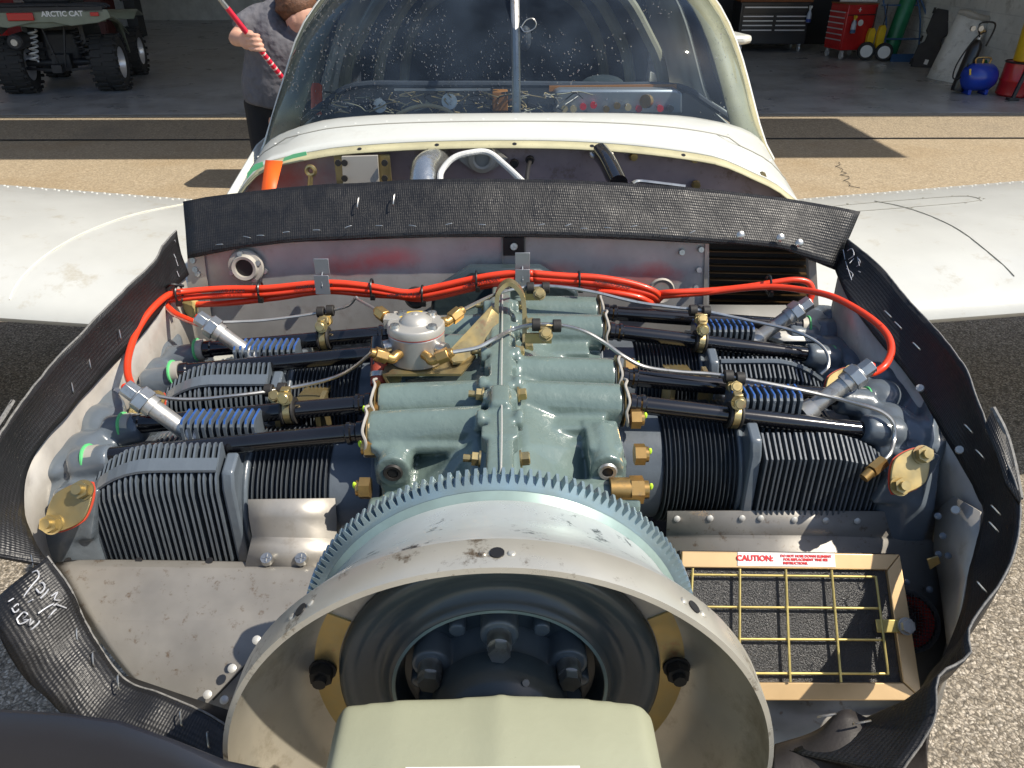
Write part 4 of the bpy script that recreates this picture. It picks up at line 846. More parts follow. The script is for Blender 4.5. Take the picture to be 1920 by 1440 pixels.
part('rubber_mount', MB().cyl(A(780, 558, y=1.15), A(780, 558, y=1.12), .018, .014, 20), M['rubber'], AC)

# ------------------------------------------------------------------ fuel flow divider, bracket, injector lines
dcn = A(783, 650, y=.893); dcx, dcy = dcn.x, .893
DZ = -.404
fd = part('fuel_flow_divider', MB().cyl((dcx, dcy, DZ-.040), (dcx, dcy, DZ), .0352, .0357, 40), M['divider_body'], AC, bevel=.002)
part('red_gasket', MB().cyl((dcx, dcy, DZ), (dcx, dcy, DZ+.0012), .0362, n=40), M['gasket_red'], fd)
part('divider_lid', MB().lathe([(.0365,0),(.0365,.008),(.035,.0105),(.020,.012),(.018,.016),(.011,.0205),(.004,.0215),(.003,.023),(0,.023)], (dcx, dcy, DZ+.0012), (0,0,1), 40).box((dcx-.029, dcy+.016, DZ+.006), (.026, .020, .014)), M['divider_metal'], fd, bevel=.0015)
for a in (215, 320, 50, 130):
    p = V((dcx+.0295*math.cos(R(a)), dcy+.0295*math.sin(R(a)), DZ+.0115)); piece('screw', scr, M['steel'], fd, T(p) @ Matrix.Scale(1.15, 4))
part('sticker', MB().lathe([(.0215,0),(.034,-.0006)], (dcx, dcy, DZ+.0132), (0,0,1), 10, R(-10), R(60)), M['sticker_yellow'], fd)
part('socket_fitting', MB().cyl((dcx+.027, dcy-.018, DZ-.015), (dcx+.039, dcy-.026, DZ-.015), .0085, n=16), M['steel'], fd)
part('socket_fitting', MB().cyl((dcx-.030, dcy-.012, DZ-.015), (dcx-.041, dcy-.017, DZ-.015), .0085, n=16), M['steel'], fd)
def fitting(a, b, c, par=fd):
    a, b, c = V(a), V(b), V(c); d = (c-b).normalized()
    f = part('brass_elbow', MB().tube([a, a.lerp(b, .6)+V((0,0,.001)), b, b+d*.010], .0062, 12, 4), M['brass'], par)
    part('brass_nut', MB().cyl(b+d*.008, b+d*.024, .0092, .0092, 6).cyl(b+d*.024, b+d*.030, .0065, .005, 12), M['brass'], par, bevel=.0008)
    return b+d*.028
f1 = fitting(V((dcx-.018, dcy-.029, DZ-.018)), V((dcx-.026, dcy-.040, DZ-.020)), A(700, 662, y=.845))
f2 = fitting(V((dcx+.012, dcy-.033, DZ-.018)), V((dcx+.022, dcy-.042, DZ-.022)), A(862, 655, y=.85))
f3 = fitting(V((dcx+.032, dcy+.012, DZ+.006)), V((dcx+.038, dcy+.012, DZ+.006)), A(880, 572, y=.93))
f4 = fitting(V((dcx-.03, dcy+.02, DZ+.006)), V((dcx-.036, dcy+.02, DZ+.006)), A(700, 576, y=.94))
st_ = M['steel']
part('injector_line', MB().tube([f1]+pix([(670,685,.87),(640,703,.89),(600,716,.90),(545,727,.895),(490,736,.88),(440,742,.87),(380,748,.865),(330,748,.86),(290,741,.86),(265,733,.865)]), .0026, 8, 6), st_, AC)
part('injector_line', MB().tube([f2]+pix([(895,652,.87),(925,637,.89),(960,619,.93),(1000,609,.925),(1050,610,.92),(1095,621,.91),(1135,643,.90),(1170,668,.885),(1210,688,.88),(1270,697,.875),(1340,702,.87),(1400,712,.86),(1480,727,.85),(1560,745,.84),(1625,762,.82),(1658,775,.81),(1676,795,.80),(1677,825,.79),(1670,850,.77),(1656,866,.762)]), .0027, 8, 6), st_, AC)
part('injector_line', MB().tube([f3]+pix([(900,565,.97),(930,552,1.01),(970,541,1.05),(1010,536,1.06),(1060,539,1.06),(1120,549,1.06),(1190,566,1.06),(1260,576,1.06),(1320,583,1.06),(1400,600,1.05),(1480,618,1.03),(1530,640,1.01),(1552,664,.99),(1553,688,.97),(1540,702,.965)]), .0024, 8, 6), st_, AC)
part('injector_line', MB().tube([f4]+pix([(690,572,.98),(672,562,1.05),(668,558,1.06),(655,572,1.07),(630,580,1.08),(570,591,1.08),(500,600,1.07),(450,603,1.06),(415,604,1.05)]), .0022, 8, 6), M['steel_dull'], AC)
part('injector_nut', MB().cyl(A(1656, 866, y=.762), A(1634, 884, y=.750), .0085, .0085, 6).cyl(A(1634, 884, y=.750), A(1620, 897, y=.745), .006, .006, 12), M['brass'], AC)
for px, py, y_ in ((1006,609,.922),(1045,611,.918),(995,540,1.056),(1024,540,1.056),(505,732,.888),(530,729,.892),(1300,582,1.056),(1325,584,1.056),(1366,706,.865),(1388,710,.862),(602,585,1.078),(620,582,1.078)):
    p = A(px, py, y=y_); part('line_clamp', MB().cyl(p-V((.0055,0,0)), p+V((.0055,0,0)), .0085, .0085, 16), M['rubber'], AC, bevel=.001)
for px, py, y_ in ((1024,624,.915),(1012,549,1.048),(518,740,.885),(1315,598,1.045),(1378,724,.857),(611,600,1.07)):
    p = A(px, py, y=y_); cb = part('line_clamp_lug', MB().box(p+V((0,.004,0)), (.018,.008,.014)), M['cadmium'], AC, bevel=.001); piece('bolt', hexb, M['cadmium'], cb, T(p+V((0,-.002,-.002))) @ look((0,-.7,.6)))
for px, py, y_, x1 in ((990,626,.915,1035),(990,546,1.05,1010)):
    part('clamp_arm', MB().beam(A(px-5, py+8, y=y_+.005), A(x1, py+8, y=y_+.005), .004, .014), M['cadmium'], AC)
# lifting eye strap, folded from plate
P = crv(pix([(932,612,.985),(932,570,1.0),(936,545,1.005),(955,529,1.01),(976,545,1.005),(983,570,1.0),(984,612,.985),(984,655,.965)]), 5); m = MB(); n = len(P)
for i, p in enumerate(P):
    t = (P[min(i+1,n-1)]-P[max(i-1,0)]).normalized(); u = V((0,1,-.1)).normalized(); q = t.cross(u).normalized()
    m.v += [p+u*.011+q*.003, p-u*.011+q*.003, p-u*.011-q*.003, p+u*.011-q*.003]
for i in range(n-1):
    for j in range(4): m.f.append((4*i+j, 4*i+(j+1)%4, 4*i+4+(j+1)%4, 4*i+4+j))
m.f += [(3,2,1,0), (4*n-4, 4*n-3, 4*n-2, 4*n-1)]
eye = part('lifting_eye', m, M['cadmium'], AC)
for px, py, y_ in ((986,650,.955),(988,606,.975),(922,612,.975),(920,650,.955)): piece('bolt', hexb, M['cadmium'], eye, T(A(px, py, y=y_)) @ look((1 if px > 950 else -1,0,.1)))
part('divider_bracket', MB().prism([A(px, py, y=yy) for px, py, yy in ((922,578,.99),(936,590,.975),(935,622,.965),(872,682,.885),(850,684,.865),(838,668,.90))], (0, .003, .003)).prism([V((dcx-.040, dcy-.042, DZ-.0435)), V((dcx+.058, dcy-.042, DZ-.0435)), V((dcx+.075, dcy+.01, DZ-.0435)), V((dcx-.040, dcy+.03, DZ-.0435))], (0,0,.0032)).prism([V((dcx-.040, dcy-.042, DZ-.0435)), V((dcx-.040, dcy+.03, DZ-.0435)), V((dcx-.028, dcy+.03, DZ-.075)), V((dcx-.028, dcy-.042, DZ-.075))], (.003,0,0)), M['cadmium'], AC)
hs = part('fuel_hose', MB().tube(pix([(712,722,.86),(712,695,.875),(712,672,.885)]), .011, 14, 3), M['hose_red'], AC)
part('hose_fitting', MB().cyl(A(712, 686, y=.88), A(713, 664, y=.89), .0125, .0125, 6).cyl(A(713, 666, y=.89), A(714, 634, y=.905), .013, .012, 16), M['tube_black'], hs)
part('hose_clamp', MB().cyl(A(712, 707, y=.868), A(712, 698, y=.872), .0122, n=16), M['steel'], hs)

# ------------------------------------------------------------------ ring gear, spinner bulkhead, propeller
cg = V((XC, 0, ZC)); ax = (0, 1, 0)
NT = 149; GR = .1835
rg = part('ring_gear', MB().lathe([(.150,.548),(.163,.541),(GR-.004,.541),(GR,.543),(GR,.5575),(.150,.5575)], cg, ax, 149), M['gear_zinc'], AC, angle=30)
tooth = MB(); tooth.v = [V(p) for p in ((-.0030,0,-.001),(.0030,0,-.001),(.0030,.0150,-.001),(-.0030,.0150,-.001),(-.0013,.0030,.0070),(.0013,.0030,.0070),(.0013,.0150,.0070),(-.0013,.0150,.0070))]
tooth.f = [(0,1,5,4),(1,2,6,5),(2,3,7,6),(3,0,4,7),(4,5,6,7),(3,2,1,0)]
tm = tooth.mesh('tooth', angle=0)
for k in range(NT):
    a = 2*math.pi*(k+.5)/NT; piece('tooth', tm, M['gear_zinc'], rg, T(cg+V((GR*math.sin(a), .5425, GR*math.cos(a)))) @ Matrix.Rotation(a, 4, 'Y'))
part('gear_web', MB().lathe([(.178,.5405),(.172,.533),(.168,.5400),(.150,.545)], cg, ax, 96), M['gear_green'], rg)
bw = part('spinner_bulkhead', MB().lathe([(.2165,.398),(.2190,.3985),(.2190,.427),(.2150,.436),(.205,.455),(.192,.478),(.180,.505),(.174,.532)], cg, ax, 128), M['bowl_white'], AC, angle=60)
part('bulkhead_rim', MB().lathe([(.2155,.396),(.2196,.397),(.2200,.400),(.2200,.4262),(.2192,.4275)], cg, ax, 128), M['bowl_metal'], bw, angle=60)
part('bowl_wall', MB().lathe([(.2162,.3975),(.2155,.425),(.2100,.436),(.200,.455),(.188,.476),(.178,.492),(.165,.499),(.120,.500)], cg, ax, 128), M['bowl_inside'], bw, angle=60)
hm = MB().cyl((0,0,-.0005), (0,0,.0008), .0052, n=14).mesh('screw_hole')
rm = MB().ball((0,0,0), (.0032,.0032,.0014), 8, 4).mesh('rivet')
for k in range(18):
    a = R(20*k); d = V((math.sin(a), 0, math.cos(a))); p = cg+d*.2202+V((0,.411,0))
    if k % 2 == 0 or k in (): piece('screw_hole', hm, M['matte_black'], bw, T(p) @ look(d))
    for da, dy in ((.045, 0), (-.045, 0)):
        d2 = V((math.sin(a+da), 0, math.cos(a+da))); 
        if k % 2 == 0: piece('rivet', rm, M['bowl_metal'], bw, T(cg+d2*.2202+V((0,.411,0))) @ look(d2))
for a0, a1 in ((-118, -62), (62, 118)):
    aa = [R(a0+(a1-a0)*i/20) for i in range(21)]
    pts = [cg+V((.176*math.sin(a), .4965, .176*math.cos(a))) for a in aa]+[cg+V((.1475*math.sin(a), .4965, .1475*math.cos(a))) for a in aa[::-1]]
    part('brass_doubler', MB().prism(pts, (0,.003,0)), M['cadmium'], bw)
    a = R((a0+a1)/2+ (-4 if a0 > 0 else 4)); p = cg+V((.162*math.sin(a), .496, .162*math.cos(a)))
    piece('bulkhead_nut', bigstud, M['rubber'], bw, T(p) @ look((0,-1,0)) @ Matrix.Scale(1.1, 4))
part('bowl_back_plate', MB().lathe([(.1765,.4985),(.146,.4985)], cg, ax, 96), M['aluminium'], bw)
sf = part('flywheel_support', MB().lathe([(.1465,.496),(.1455,.488),(.140,.484),(.128,.486),(.118,.494),(.108,.494),(.102,.486),(.0985,.4815),(.094,.4815),(.092,.486),(.088,.502),(.02,.505)], cg, ax, 128), M['flange_slate'], AC, angle=60)
part('worn_lip', MB().lathe([(.0975,.4808),(.0945,.4808)], cg, ax, 96), M['gear_green'], sf)
hb = MB().cyl((XC, .47, ZC), (XC, .506, ZC), .052, .060, 40)
for a in range(0, 360, 60): d = V((math.sin(R(a)), 0, math.cos(R(a)))); hb.cyl(cg+d*.070+V((0,.478,0)), cg+d*.070+V((0,.506,0)), .0170, .0170, 24); d = V((math.sin(R(a+30)), 0, math.cos(R(a+30)))); hb.cyl(cg+d*.074+V((0,.490,0)), cg+d*.074+V((0,.506,0)), .008, .008, 16)
hub = part('crank_flange', hb, M['case_dark_hub'], AC, remesh=.0022, smooth=5)
pb = MB().cyl((0,0,-.006), (0,0,.010), .0125, n=20).cyl((0,0,.010), (0,0,.020), .0115, .0112, 6).mesh('prop_bolt')
for a in range(0, 360, 60): d = V((math.sin(R(a)), 0, math.cos(R(a)))); piece('prop_bolt', pb, M['steel'], hub, T(cg+d*.070+V((0,.474,0))) @ look((0,-1,0)) @ Matrix.Rotation(R(20), 4, 'Z') @ Matrix.Scale(.85, 4))
part('hub_spacer', MB().lathe([(0,.425),(.045,.430),(.056,.440),(.060,.452),(.060,.472)], cg, ax, 48), M['flange_slate'], hub)
part('crank_hole_mark', MB().cyl(cg+V((.022,.4425,.055)), cg+V((.022,.441,.0558)), .003, n=10), M['gasket'], hub)
# propeller: hub block, two blades, leaning about its own axis
pr = MB(); HY = .372
Hh = [(-.128,-.060),(-.132,.0),(-.130,.050),(-.122,.064),(-.08,.070),(-.02,.073),(.0,.076),(.02,.074),(.07,.070),(.112,.063),(.122,.050),(.130,0),(.128,-.060),(.10,-.075),(-.10,-.075)]
for y0_, y1_, k_ in ((.285, .418, 1.0),): pr.prism([V((XC+a*k_, y0_, ZC+b*k_-.002)) for a, b in Hh], (0, y1_-y0_, 0))
prop = part('propeller', pr, M['prop_sage'], AC, remesh=.003, smooth=22)
part('hub_label', MB().box((XC-.004, .325, ZC+.0738), (.124, .056, .0008)), M['label_white'], prop)
for sx in (-1, 1):
    g = []; n = 22
    for i in range(n+1):
        t = i/n; r_ = .10+t*.80; q_ = min(1, max(0, (r_-.185)/.125)); hv = .012+.062*math.sin(q_*math.pi/2)**1.2; hy = .012
        g.append([V((r_, HY+hy*math.sin(2*math.pi*k/20), hv*math.cos(2*math.pi*k/20)-hy*.5*math.sin(2*math.pi*k/20))) for k in range(21)])
    mrot = Matrix.Rotation(R(6), 3, 'Y') if sx > 0 else Matrix.Rotation(R(6), 3, 'Y') @ Matrix.Rotation(math.pi, 3, 'Z')
    b_m = MB().grid(g); b_m.f.append(tuple(range(n*21, n*21+20)))
    b_m.v = [(mrot @ V((p.x, p.y-HY, p.z)))+V((XC, HY, ZC)) for p in b_m.v]
    part('prop_blade', b_m, M['prop_navy'], prop, angle=60)
# ------------------------------------------------------------------ ground, hangar
def ground_mat(name, cols, vs, rough=.9, bump=.002, stain=(.2,.17,.12), blend=.5, dlo=.5):
    m = bpy.data.materials.new(name); m.use_nodes = True; t = m.node_tree; N, L = t.nodes, t.links; b = N['Principled BSDF']; b.inputs['Roughness'].default_value = rough
    g = N.new('ShaderNodeNewGeometry'); vo = N.new('ShaderNodeTexVoronoi'); vo.inputs['Scale'].default_value = vs; L.new(g.outputs['Position'], vo.inputs['Vector'])
    dn_ = N.new('ShaderNodeTexNoise'); dn_.inputs['Scale'].default_value = vs*.35; L.new(g.outputs['Position'], dn_.inputs['Vector']); dv = N.new('ShaderNodeVectorMath'); dv.operation = 'MULTIPLY_ADD'; L.new(dn_.outputs['Color'], dv.inputs[0]); dv.inputs[1].default_value = (3.2/vs,)*3; L.new(g.outputs['Position'], dv.inputs[2]); L.new(dv.outputs[0], vo.inputs['Vector'])
    nzz = N.new('ShaderNodeTexNoise'); nzz.inputs['Scale'].default_value = vs*.8; nzz.inputs['Detail'].default_value = 3; L.new(g.outputs['Position'], nzz.inputs['Vector'])
    cr = N.new('ShaderNodeValToRGB'); L.new(vo.outputs['Color'], cr.inputs[0]); e = cr.color_ramp.elements
    e[0].color = (*cols[0], 1); e[1].color = (*cols[-1], 1)
    for i, c in enumerate(cols[1:-1]): q = cr.color_ramp.elements.new((i+1)/(len(cols)-1)); q.color = (*c, 1)
    dk = N.new('ShaderNodeMapRange'); dk.inputs[1].default_value = .35; dk.inputs[2].default_value = .62; dk.inputs[3].default_value = 1; dk.inputs[4].default_value = .35; L.new(vo.outputs['Distance'], dk.inputs[0])
    mu = N.new('ShaderNodeMix'); mu.data_type = 'RGBA'; mu.blend_type = 'MULTIPLY'; mu.inputs[0].default_value = blend; L.new(cr.outputs[0], mu.inputs[6]); L.new(dk.outputs[0], mu.inputs[7])
    st = N.new('ShaderNodeTexNoise'); st.inputs['Scale'].default_value = 1.1; st.inputs['Detail'].default_value = 5; L.new(g.outputs['Position'], st.inputs['Vector'])
    sr = N.new('ShaderNodeMapRange'); sr.inputs[1].default_value = dlo; sr.inputs[2].default_value = .8; sr.inputs[4].default_value = .7; L.new(st.outputs['Fac'], sr.inputs[0])
    m2 = N.new('ShaderNodeMix'); m2.data_type = 'RGBA'; L.new(sr.outputs[0], m2.inputs[0]); L.new(mu.outputs[2], m2.inputs[6]); m2.inputs[7].default_value = (*stain, 1)
    L.new(m2.outputs[2], b.inputs['Base Color'])
    bp = N.new('ShaderNodeBump'); bp.inputs['Distance'].default_value = bump; ad = N.new('ShaderNodeMath'); ad.operation = 'SUBTRACT'; L.new(nzz.outputs['Fac'], ad.inputs[0]); L.new(vo.outputs['Distance'], ad.inputs[1])
    L.new(ad.outputs[0], bp.inputs['Height']); L.new(bp.outputs[0], b.inputs['Normal']); return m
M['apron'] = ground_mat('apron', [(.08,.07,.055),(.36,.30,.22),(.16,.135,.10),(.52,.45,.35),(.24,.20,.15),(.60,.53,.43),(.40,.33,.25)], 140, blend=.8)
M['apron_far'] = ground_mat('apron_far', [(.31,.24,.155),(.47,.375,.25),(.39,.31,.205),(.55,.45,.315)], 60, stain=(.30,.21,.11), blend=.35)
M['asphalt_lane'] = ground_mat('asphalt_lane', [(.24,.195,.14),(.45,.365,.25),(.36,.29,.20),(.53,.43,.30)], 60, stain=(.2,.17,.13), blend=.5)
mk('epoxy_floor', (.36, .37, .38), .35, 0, var=.18, vscale=1.3, dirt=(.10, .09, .08), dscale=1.8, dlo=.5, dhi=.8, rvar=.12)
mk('threshold', (.27, .25, .22), .7, var=.1)
mk('hangar_white', (.72, .72, .69), .7, var=.12, vscale=2, dirt=(.28, .27, .24), dscale=5, dlo=.52, dhi=.8)
mk('hangar_grey', (.62, .62, .60), .8, var=.2, vscale=3)
mk('hangar_dark', (.03, .03, .032), .8)
mk('tool_red', (.50, .02, .02), .3, var=.1, coat=.4); mk('tool_black', (.015, .015, .018), .3, coat=.3)
mk('chrome', (.7, .7, .72), .3, .5); mk('cyl_green', (.02, .20, .09), .35, var=.15, vscale=8, dirt=(.05, .10, .05), dscale=20, dlo=.6)
mk('safety_yellow', (.75, .50, .02), .45, var=.1); mk('truck_blue', (.04, .10, .22), .45); mk('tank_blue', (.01, .05, .42), .28, coat=.4)
mk('tyre', (.032, .031, .030), .8, bump=.002, bscale=40); mk('plastic_black', (.028, .028, .03), .5, var=.2)
mk('atv_olive', (.22, .25, .19), .4, var=.08, coat=.2); mk('lamp_red', (.55, .01, .015), .25, coat=.5); mk('barrel_blue', (.01, .04, .28), .4)
mk('hoodie', (.13, .128, .142), .95, var=.12, vscale=14, bump=.003, bscale=60, lump=.03, lscale=11); mk('skin', (.62, .34, .24), .55, var=.06); mk('hair', (.12, .05, .022), .6, bump=.004, bscale=90, var=.4, vscale=60)
mk('trousers', (.012, .012, .014), .9, bump=.002, bscale=40); mk('pole_red', (.65, .02, .05), .4); mk('pole_pale', (.75, .55, .5), .4)
mk('print_white', (.8, .8, .78), .5); mk('brown_wood', (.25, .09, .03), .7); mk('clear_plastic', (.45, .5, .6), .3)
YE = W(200, 216).y
def flat(name, x0, x1, y0, y1, z, m, **k):
    o = part(name, MB().add([(x0,y0,z),(x1,y0,z),(x1,y1,z),(x0,y1,z)], [(0,1,2,3)]), m, angle=0); return tag(o, kind='structure')
flat('ground', -150, 150, -150, 160, -.008, M['apron_far'])
flat('apron_near', -20, 20, -10, 4.3, -.004, M['apron'])
flat('apron_lane', -20, 20, W(200, 262).y, YE, 0.0, M['asphalt_lane'])
tag(part('hangar_floor', MB().box((0, YE+6.0, -.04), (24, 12, .10)), M['epoxy_floor'], bevel=.004), kind='structure')
tag(part('threshold_strip', MB().box((0, YE-.05, -.04), (24, .096, .095)), M['threshold']), kind='structure')
tag(part('pavement_joint', MB().box((0, W(200,262).y, .001), (24, .02, .004)), M['hangar_dark']), kind='structure')
cr_ = [W(px, py)+V((0,0,.0)) for px, py in ((1567,303),(1574,318),(1586,330),(1598,345),(1612,352))]
tag(part('pavement_crack', MB().tube([p+V((random.uniform(-.05,.05),0,-.001)) for p in resample(cr_, 16)], .0022, 4, 1), M['hangar_dark']), kind='structure')
RX = 6.35
hg = thing('hangar', 'open fronted hangar with white block side wall and dark interior', 'hangar', (0, YE+4, 0)); POS[hg] = V((0, YE+4, 0)); hg.location = (0, YE+4, 0)
wl = part('side_wall', MB().box((RX+.12, YE+5.6, 2.2), (.2, 10.6, 4.4)), M['hangar_white'], hg)
bwy = YE+8.2
part('back_wall', MB().box((0, bwy+3.0, 2.2), (24, .2, 4.4)), M['hangar_grey'], hg)
part('dark_partition', MB().box((4.2, 14.9, 2.2), (4.6, .15, 4.4)), M['hangar_dark'], hg)
pw = W(215, 68); px2 = W(290, 58)
wp = part('white_block_wall', MB().box(((pw.x+px2.x)/2-3.2, pw.y+.1, 2.2), (px2.x-pw.x+6.4, .3, 4.4)), M['hangar_white'], hg)
for k in range(0, 9): part('block_joint', MB().box(((pw.x+px2.x)/2-3.2, pw.y-.052, .2*k+.2), (px2.x-pw.x+6.4, .006, .012)), M['hangar_grey'], wp)
for k in range(0, 12): part('block_joint', MB().box((RX+.018, YE+5.2, .2*k+.2), (.006, 10.4, .012)), M['hangar_grey'], wl)
part('dark_post', MB().box((px2.x+.14, pw.y-.1, 2.2), (.2, .3, 4.4)), M['plastic_black'], hg)
part('roof', MB().box((0, YE-1.1+6.0, 4.45), (24, 12.0, .15)), M['hangar_grey'], hg)
part('left_wall', MB().box((-12, YE+5, 2.2), (.2, 12, 4.4)), M['hangar_grey'], hg)
part('front_header', MB().box((0, YE-.1, 4.22), (24, .25, .3)), M['hangar_grey'], hg)
# raised door leaf, hanging out horizontally from the header: its shadow falls on the pavement
shx, shy = 4.4*math.cos(SUN_EL)*math.sin(SUN_AZ)/math.sin(SUN_EL), 4.4*math.cos(SUN_EL)*math.cos(SUN_AZ)/math.sin(SUN_EL)
e1 = W(1705, 294)
part('raised_door_leaf', MB().box(((e1.x+shx-13)/2, (e1.y+shy+YE-1.2)/2, 4.43), (e1.x+shx+13, YE-1.2-(e1.y+shy), .06)), M['hangar_grey'], hg)

# ------------------------------------------------------------------ quad bike
def wheel(par, c, r, w_, tread=True, n=22, hub='chrome'):
    c = V(c)
    t = part('tyre', MB().lathe([(r*.56,-w_*.46),(r*.78,-w_*.52),(r*.94,-w_*.46),(r*.97,-w_*.2),(r*.97,w_*.2),(r*.94,w_*.46),(r*.78,w_*.52),(r*.56,w_*.46)], c, (1,0,0), 36), M['tyre'], par, angle=50)
    m = MB().box((0,0,.0), (w_*.36, r*.11, r*.07)).box((w_*.26,r*.05,-.008), (w_*.14, r*.09, r*.09)).mesh('tread_block')
    for k in range(n):
        a = 2*math.pi*k/n
        for s_ in (-1, 1): piece('tread_block', m, M['tyre'], t, T(c+V((s_*w_*.24, r*.98*math.sin(a+s_*.07), r*.98*math.cos(a+s_*.07)))) @ Matrix.Rotation(-(a+s_*.07), 4, 'X') @ Matrix.Rotation(0 if s_ > 0 else math.pi, 4, 'Z'))
    part('rim', MB().lathe([(0,w_*.30),(r*.2,w_*.30),(r*.25,w_*.18),(r*.48,w_*.2),(r*.56,w_*.44),(r*.58,w_*.46)], c, (1,0,0), 28).lathe([(0,-w_*.30),(r*.2,-w_*.30),(r*.48,-w_*.2),(r*.58,-w_*.46)], c, (1,0,0), 28), M[hub], par)
aw = W(118, 181)
q = thing('quad_bike', 'olive green quad bike with knobbly tyres parked in the hangar, seen from behind', 'quad bike', (aw.x-.02, aw.y+.30, 0.012), R(11))
for x in (-.53, .50): wheel(q, (x, 0, .315), .315, .30)
for x in (-.50, .50): wheel(q, (x, 1.28, .30), .30, .22)
part('rear_fender', MB().grid([[V((-.72,.30,.62)), V((-.70,.0,.80)), V((-.66,-.30,.86)), V((-.66,-.36,.80))],[V((-.5,.34,.80)), V((-.5,.0,.90)), V((-.5,-.34,.90)), V((-.5,-.40,.80))],[V((-.2,.30,.86)), V((-.2,0,.93)), V((-.2,-.36,.90)), V((-.2,-.42,.76))],[V((0,.3,.88)), V((0,0,.94)), V((0,-.38,.90)), V((0,-.44,.74))],
      [V((.2,.30,.86)), V((.2,0,.93)), V((.2,-.36,.90)), V((.2,-.42,.76))],[V((.5,.34,.80)), V((.5,.0,.90)), V((.5,-.34,.90)), V((.5,-.40,.80))],[V((.72,.30,.60)), V((.70,.0,.78)), V((.66,-.30,.86)), V((.66,-.36,.80))]]), M['atv_olive'], q, solid=.02, angle=50)
part('tail_panel', MB().prism([(a, -.455, b) for a, b in ((-.76,.87),(-.62,.79),(-.36,.75),(-.1,.80),(.12,.80),(.30,.76),(.60,.79),(.74,.84),(.72,.925),(-.74,.925))], (0,.03,0)), M['atv_olive'], q, bevel=.008)
part('side_panel', MB().prism([(.62,-.25,.84),(.70,.1,.74),(.66,.42,.42),(.60,.70,.34),(.56,.62,.70),(.52,.2,.88)], (-.04,0,.0)), M['atv_olive'], q, bevel=.01)
part('front_fender', MB().grid([[V((x, 1.0, .72+.0*x)), V((x, 1.3, .80)), V((x, 1.6, .72))] for x in (-.66, -.3, 0, .3, .66)]), M['atv_olive'], q, solid=.02, angle=50)
part('engine_body', MB().box((0, .55, .48), (.42, 1.1, .40)), M['plastic_black'], q, bevel=.05)
part('seat', MB().box((0, .42, .98), (.34, .8, .12)), M['plastic_black'], q, bevel=.04)
part('storage_box', MB().box((.02, -.02, 1.06), (.50, .34, .18), Matrix.Rotation(.1, 3, 'X')), M['plastic_black'], q, bevel=.05)
rk_ = MB()
for y in (-.42, -.30, -.18, -.05): rk_.tube([(-.66,y,.93),(-.5,y,.965),(.5,y,.965),(.66,y,.93)], .014, 8, 3)
for x in (-.5, -.2, .2, .5): rk_.tube([(x,-.44,.955),(x,.05,.955)], .012, 8, 1)
rk_.box((0,-.44,.93), (1.34,.03,.05))
part('cargo_rack', rk_, M['plastic_black'], q)
hb_ = part('handlebar', MB().tube([(-.36,.86,1.12),(-.2,.92,1.10),(0,.98,1.04),(.2,.92,1.10),(.36,.86,1.12)], .014, 8, 3), M['plastic_black'], q)
part('front_rack', MB().tube([(-.5,1.2,.92),(-.5,1.65,.92),(.5,1.65,.92),(.5,1.2,.92)], .012, 8, 3), M['plastic_black'], q)
part('tail_lamp', MB().box((-.19,-.475,.865), (.27,.03,.08)), M['lamp_red'], q, bevel=.008)
part('reflector', MB().box((.58,-.47,.88), (.09,.02,.04)), M['lamp_red'], q, bevel=.004)
piece('lettering', textmesh('ARCTIC CAT', .075, bold=.0025), M['print_white'], q, T((.24,-.458,.885)) @ Matrix.Rotation(R(90), 4, 'X'))
part('info_sticker', MB().box((.54,-.395,.905), (.13,.01,.05), Matrix.Rotation(-.5, 3, 'X')), M['print_white'], q)
part('exhaust', MB().cyl((-.34,-.42,.60), (-.34,.1,.60), .085, .085, 24).cyl((-.34,-.44,.60), (-.34,-.42,.60), .07, .08, 24), M['plastic_black'], q, bevel=.008)
part('exhaust_tip', MB().cyl((-.34,-.455,.60), (-.34,-.44,.60), .035, .04, 20), M['steel_dull'], q)
part('rear_axle', MB().cyl((-.42,0,.33), (.42,0,.33), .04, .04, 12).box((0,-.02,.34), (.20,.24,.18)).beam((-.42,-.06,.28), (-.08,-.14,.26), .03, .03).beam((.42,-.06,.28), (.08,-.14,.26), .03, .03).beam((-.42,.08,.42), (-.1,0,.5), .03, .03).beam((.42,.08,.42), (.1,0,.5), .03, .03), M['plastic_black'], q)
part('hitch', MB().box((.0,-.30,.30), (.11,.14,.09)).beam((0,-.24,.30), (-.08,-.24,.74), .03, .02).beam((.06,-.24,.30), (.16,-.24,.74), .03, .02), M['plastic_black'], q, bevel=.006)
for sx in (-1, 1):
    pts = [V((sx*(.30-.08*i/60)+.045*math.cos(i*.65), -.12+.045*math.sin(i*.65), .36+.34*i/60)) for i in range(61)]
    part('coil_spring', MB().tube(pts, .011, 6, 1), M['print_white'] if sx < 0 else M['plastic_black'], q)
    part('mudguard_inner', MB().box((sx*.30, .12, .66), (.05,.5,.24)), M['plastic_black'], q)

